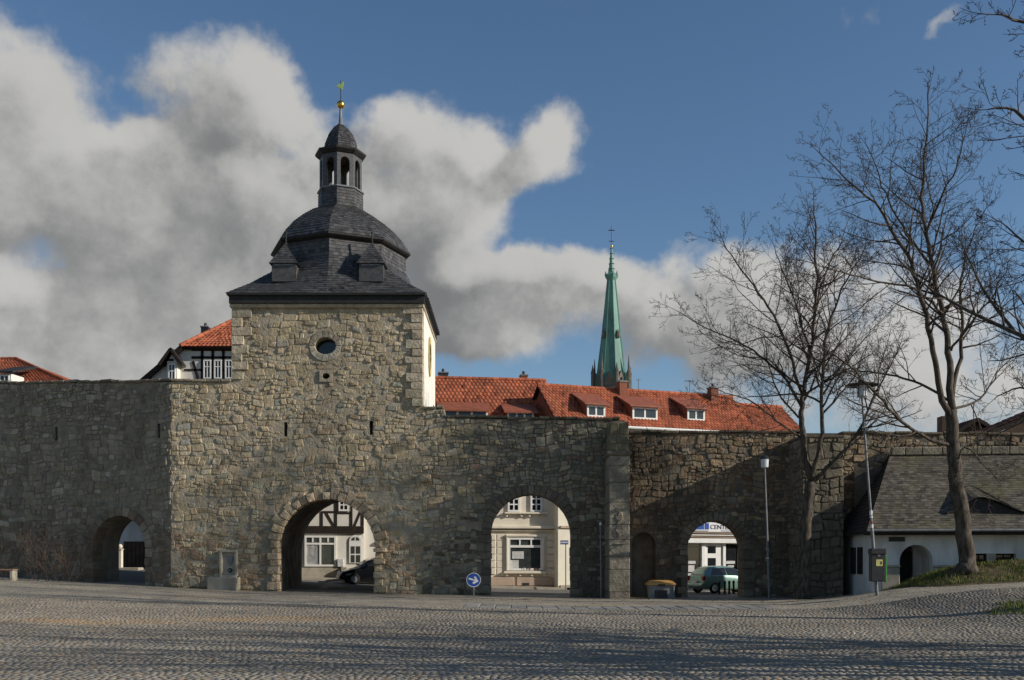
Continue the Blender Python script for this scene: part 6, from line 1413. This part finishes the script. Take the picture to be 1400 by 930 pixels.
# ================================================================== bare trees
def perp(t, r):
    a = Vector((r.gauss(0, 1), r.gauss(0, 1), r.gauss(0, 1))); a -= t * a.dot(t); return a.normalized()
class Tree:
    def __init__(s, seed, twig_len=1.0): s.r = random.Random(seed); s.big = MB(); s.small = MB(); s.k = twig_len; s.n = 0
    def limb(s, pts, r0, r1, n=8): 
        s.big.tube(pts, [r0 + (r1 - r0) * i / (len(pts) - 1) for i in range(len(pts))], n)
    def smooth(s, pts, sub=4):
        P_ = [Vector(p) for p in pts]; out = []
        for i in range(len(P_) - 1):
            a, b, c, d = P_[max(0, i - 1)], P_[i], P_[i + 1], P_[min(len(P_) - 1, i + 2)]
            for k in range(sub):
                t = k / sub; out.append(.5 * ((2 * b) + (c - a) * t + (2 * a - 5 * b + 4 * c - d) * t * t + (3 * b - a - 3 * c + d) * t ** 3) + Vector((s.r.gauss(0, .03), s.r.gauss(0, .03), 0)))
        out.append(P_[-1]); return out
    def grow(s, p, d, L, rad, lev, up=.055, droop=0.0):
        """one branch: a curved tapering tube with side shoots"""
        r = s.r; seg = max(3, int(L / .32)) if lev > 0 else 3; seg = min(seg, 9); pts = [p.copy()]; d = d.normalized(); cur = p.copy(); bend = perp(d, r) * (r.uniform(.04, .18) if lev > 1 else r.uniform(.0, .08))
        for i in range(seg):
            q_ = .11 if lev > 0 else .06; d = (d + Vector((r.gauss(0, q_), r.gauss(0, q_), r.gauss(0, q_) + up - droop * (i / seg))) + bend * (1 if i < seg / 2 else -1) * .4).normalized(); cur = cur + d * (L / seg); pts.append(cur.copy())
        rt = max(.005, rad * .35); s.n += 1
        (s.big if rad > .03 else s.small).tube(pts, [rad + (rt - rad) * i / seg for i in range(seg + 1)], 6 if rad > .05 else (4 if rad > .014 else 3))
        if lev <= 0: return
        n = max(3, int(L * (1.9 if lev > 1 else 3.0) * s.k)); side = r.random() * 6.28
        for i in range(n):
            t = .18 + .8 * (i + r.random() * .7) / n; j = min(seg - 1, int(t * seg)); q = pts[j].lerp(pts[j + 1], t * seg - j); dd = (pts[j + 1] - pts[j]).normalized()
            side += 2.4 + r.gauss(0, .4); pp = perp(dd, r); ang = R(r.uniform(32, 62)); nd = dd * math.cos(ang) + pp * math.sin(ang)
            s.grow(q, nd, L * r.uniform(.34, .6) * (1.15 - .5 * t), max(.0065, rad * (1 - .6 * t) * r.uniform(.42, .6)), lev - 1, up, droop)
    def sprout(s, pts, r0, r1, every, Lr, lev, start=.25, up=.055, droop=0.0, tip=True):
        """side branches along a main limb"""
        L = 0; r = s.r
        tot = sum((pts[i + 1] - pts[i]).length for i in range(len(pts) - 1)); nxt = tot * start; 
        for i in range(len(pts) - 1):
            sg = (pts[i + 1] - pts[i]).length; d = (pts[i + 1] - pts[i]).normalized()
            while nxt < L + sg:
                t = (nxt - L) / sg; f = nxt / tot; q = pts[i].lerp(pts[i + 1], t); ang = R(r.uniform(35, 65)); nd = d * math.cos(ang) + perp(d, r) * math.sin(ang)
                rad = (r0 + (r1 - r0) * f) * r.uniform(.4, .62); s.grow(q, nd, r.uniform(*Lr) * (1.2 - .65 * f), min(rad, .06), lev, up, droop); nxt += every * r.uniform(.6, 1.4)
            L += sg
        if tip: s.grow(pts[-1], (pts[-1] - pts[-2]), r.uniform(*Lr) * .4, r1, lev, up, droop)
    def build(s, name, label, base):
        h = thing(name, label, 'tree', base); off = Vector(base)
        for mb in (s.big, s.small): mb.v = [(v[0] - off.x, v[1] - off.y, v[2] - off.z) for v in mb.v]
        s.big.build('trunk', 'bark', h, True); s.small.build('crown', 'twig', h, True); return h
def px_tree(seed, Y, trunk, limbs, label, name='bare_tree', every=.5, Lr=(1.0, 2.2), lev=2, k=1.0):
    """trunk and limbs: lists of (px, py, dY) traced as 3D paths around distance Y; each has its own start and end radius"""
    T = Tree(seed, k)
    pts, r0, r1 = trunk; tp = T.smooth([P(x, y, Y + d) for x, y, d in pts], 4); 
    b = tp[0]; z = gzf(b.x, b.y) + float(bank_h(b.x, b.y)); tp[0] = Vector((b.x, b.y, z - .2)); tp.insert(1, Vector((b.x, b.y, z + .15)))
    rads = [r0 * 1.7, r0 * 1.15] + [r0 + (r1 - r0) * i / (len(tp) - 3) for i in range(len(tp) - 2)]
    T.big.tube(tp, rads, 12)
    for pts, a, c, st in limbs:
        q = T.smooth([P(x, y, Y + d) for x, y, d in pts], 4); a *= .85; T.limb(q, a, c); T.sprout(q, a, c, every, Lr, lev, st)
    o = T.build(name, label, (b.x, b.y, z)); return o
# left tree by the bastion
px_tree(5, 41.5, ([(1099, 806, 0), (1100, 750, 0), (1104, 700, 0), (1108, 658, 0)], .25, .2), [
    ([(1108, 660, 0), (1102, 630, 0), (1097, 590, 0), (1096, 555, .2), (1103, 510, .3), (1112, 450, .5), (1116, 380, .4), (1114, 320, .2), (1113, 285, 0)], .17, .02, .3),
    ([(1108, 660, 0), (1118, 625, -.2), (1124, 580, -.4), (1124, 520, -.6), (1132, 450, -.8), (1152, 395, -1.2), (1180, 345, -1.4)], .13, .018, .3),
    ([(1109, 662, 0), (1130, 640, -.5), (1158, 612, -1), (1178, 580, -1.4), (1198, 535, -1.7), (1222, 490, -2)], .12, .018, .35),
    ([(1096, 560, .2), (1075, 520, .6), (1045, 492, 1.0), (1010, 468, 1.4), (965, 448, 1.6), (925, 425, 1.8)], .075, .012, .15),
    ([(1096, 540, .2), (1078, 480, -.4), (1058, 430, -1), (1030, 390, -1.6), (1000, 350, -2), (985, 320, -2.2)], .08, .012, .2),
    ([(1100, 600, 0), (1060, 575, -.8), (1030, 550, -1.6), (1000, 540, -2.2), (975, 530, -2.6)], .055, .01, .2),
    ([(1107, 480, .4), (1090, 420, 1.2), (1070, 370, 1.8), (1055, 330, 2.2)], .06, .012, .15),
    ([(1114, 420, .5), (1130, 370, 1.2), (1150, 330, 1.8), (1160, 300, 2.2)], .05, .012, .15),
    ([(1124, 540, -.5), (1150, 500, .4), (1175, 470, 1.0), (1205, 440, 1.6)], .055, .01, .2),
    ([(1098, 575, .1), (1068, 545, 1.4), (1050, 500, 2.4), (1040, 455, 3)], .06, .01, .2),
], 'bare tree with forked trunk standing in front of the dark bastion', every=.26, Lr=(1.5, 3.3), lev=3, k=1.3)
# right tree on the bank
px_tree(9, 37.0, ([(1323, 782, 0), (1318, 730, 0), (1312, 680, 0), (1306, 640, 0), (1303, 600, 0), (1301, 560, 0)], .29, .2), [
    ([(1301, 562, 0), (1299, 520, 0), (1297, 470, .2), (1288, 425, .3), (1274, 360, .4), (1265, 310, .3), (1262, 255, .2), (1266, 190, 0), (1268, 130, 0)], .16, .016, .25),
    ([(1302, 580, 0), (1285, 535, -.3), (1275, 480, -.6), (1262, 415, -.8), (1246, 360, -1), (1220, 315, -1.3), (1195, 277, -1.5), (1158, 245, -1.6), (1119, 208, -1.6)], .14, .014, .3),
    ([(1301, 545, 0), (1312, 490, .6), (1317, 440, 1.0), (1312, 395, 1.2), (1325, 340, 1.5), (1345, 290, 1.8)], .1, .014, .25),
    ([(1303, 610, 0), (1270, 600, -.5), (1230, 575, -1.2), (1200, 540, -1.8), (1165, 505, -2.2), (1130, 478, -2.6), (1100, 470, -2.8)], .085, .014, .25),
    ([(1302, 550, 0), (1260, 525, .8), (1215, 512, 1.4), (1160, 508, 1.8), (1120, 520, 2)], .065, .012, .25),
    ([(1275, 365, .4), (1240, 320, 1.2), (1215, 275, 1.8), (1200, 235, 2.2), (1185, 200, 2.4)], .06, .012, .1),
    ([(1265, 320, .3), (1290, 265, -.5), (1310, 220, -1), (1320, 180, -1.3)], .055, .012, .15),
    ([(1290, 430, .3), (1250, 395, -1.0), (1200, 385, -1.8), (1150, 372, -2.4), (1105, 358, -2.8)], .06, .012, .2),
    ([(1298, 480, .2), (1330, 440, -.8), (1360, 400, -1.4), (1385, 350, -1.8)], .06, .012, .2),
    ([(1306, 640, 0), (1320, 612, -.6), (1350, 640, -1.2), (1368, 665, -1.6)], .04, .012, .3),
    ([(1302, 560, 0), (1340, 545, 1), (1365, 510, 1.6), (1390, 480, 2)], .06, .012, .25),
], 'tall bare tree standing on the grass bank before the guard house', every=.26, Lr=(1.4, 3.2), lev=3, k=1.3)
# tree outside the right edge: its limbs reach into the picture
px_tree(13, 27.0, ([(1560, 800, 0), (1552, 700, 0), (1545, 560, 0)], .34, .26), [
    ([(1545, 565, 0), (1500, 520, 0), (1440, 485, 0), (1390, 455, .3), (1345, 395, .6), (1318, 340, .8)], .12, .014, .3),
    ([(1545, 560, 0), (1500, 400, .3), (1460, 280, .5), (1420, 190, .6), (1385, 150, .6), (1350, 150, .5)], .15, .016, .45),
    ([(1545, 560, 0), (1535, 380, -.3), (1500, 200, -.6), (1450, 80, -.8), (1400, 30, -1), (1360, 20, -1)], .17, .016, .5),
    ([(1545, 560, 0), (1580, 350, 0), (1590, 150, 0), (1580, -60, 0)], .18, .02, .4),
    ([(1545, 565, 0), (1480, 590, .8), (1430, 545, 1.4), (1395, 530, 1.8), (1360, 545, 2)], .08, .012, .35),
    ([(1500, 400, .3), (1440, 370, 0), (1400, 330, 0), (1360, 300, .2)], .07, .012, .3),
    ([(1550, 400, 0), (1640, 250, 1), (1700, 100, 2), (1720, -50, 2)], .13, .016, .3),
], 'bare tree off the right edge reaching fine reddish twigs into the picture', every=.28, Lr=(1.1, 2.4), lev=3, k=1.3)

# trees further along the square, out of the picture, whose shadows lie on the cobbles
def free_tree(seed, x, y, H, label, th=1.0):
    T = Tree(seed, .8); r = T.r; z = gzf(x, y); top = H * .3
    tp = [Vector((x, y, z - .2)), Vector((x + .02, y, z + .3)), Vector((x + .05, y, z + top * .5)), Vector((x, y + .05, z + top))]; T.big.tube(tp, [.46 * th, .36 * th, .31 * th, .27 * th], 10)
    for k in range(9):
        a = k * 2.4 + r.random(); el = R(r.uniform(35, 80)); L = H * r.uniform(.45, .68); d = Vector((math.cos(a) * math.cos(el), math.sin(a) * math.cos(el), math.sin(el))); p = tp[2].lerp(tp[3], r.random()); pts = [p]
        for i in range(8): d = (d + Vector((r.gauss(0, .09), r.gauss(0, .09), .06))).normalized(); p = p + d * (L / 8); pts.append(p)
        T.limb(pts, r.uniform(.11, .18) * th, .025, 6); T.sprout(pts, .13, .025, .55, (1.2, 2.6), 2, .2)
    T.build('bare_tree', label, (x, y, z))
free_tree(31, 11.6, 15.0, 13, 'nearest bare tree just outside the right edge shading the cobbles', .7)
free_tree(32, 15.5, 12.6, 14, 'bare tree outside the right edge, nearest to the viewer', .6)
free_tree(33, 13.5, 18.2, 14, 'bare tree outside the right edge, second from the wall', .6)
free_tree(34, 20.5, 15.5, 15, 'bare tree furthest outside the right edge', .7)

# leafless shrub against the left wall
def shrub():
    r = random.Random(91); Y = 46.4; x, y, z = at_ground(40, Y); h = thing('bare_shrub', 'leafless brown shrub growing against the shaded left wall', 'shrub', (x, Y - .5, z)); m = MB()
    for k in range(26):
        bx = r.uniform(-1.9, 2.6); L = r.uniform(1.4, 3.6) * (1 - abs(bx) / 6); d = Vector((r.gauss(0, .3), r.gauss(-.1, .18), 1)).normalized(); p = Vector((bx, r.uniform(-.25, .25) - bx * .34, -.05)); pts = [p]
        for i in range(6): d = (d + Vector((r.gauss(0, .14), r.gauss(0, .06), r.gauss(0, .06)))).normalized(); p = p + d * (L / 6); pts.append(p)
        m.tube(pts, [.014 - .0016 * i for i in range(7)], 4)
        for q in range(9):
            i = r.randint(1, 5); a = pts[i]; dd = (pts[i + 1] - pts[i]).normalized(); nd = (dd + perp(dd, r) * .8).normalized(); b = a + nd * r.uniform(.2, .55); c = b + (nd + Vector((r.gauss(0, .3), 0, .2))).normalized() * r.uniform(.15, .4); m.tube([a, b, c], [.007, .005, .003], 3)
    m.build('stems', 'shrub_twig', h, kind='stuff')
shrub()
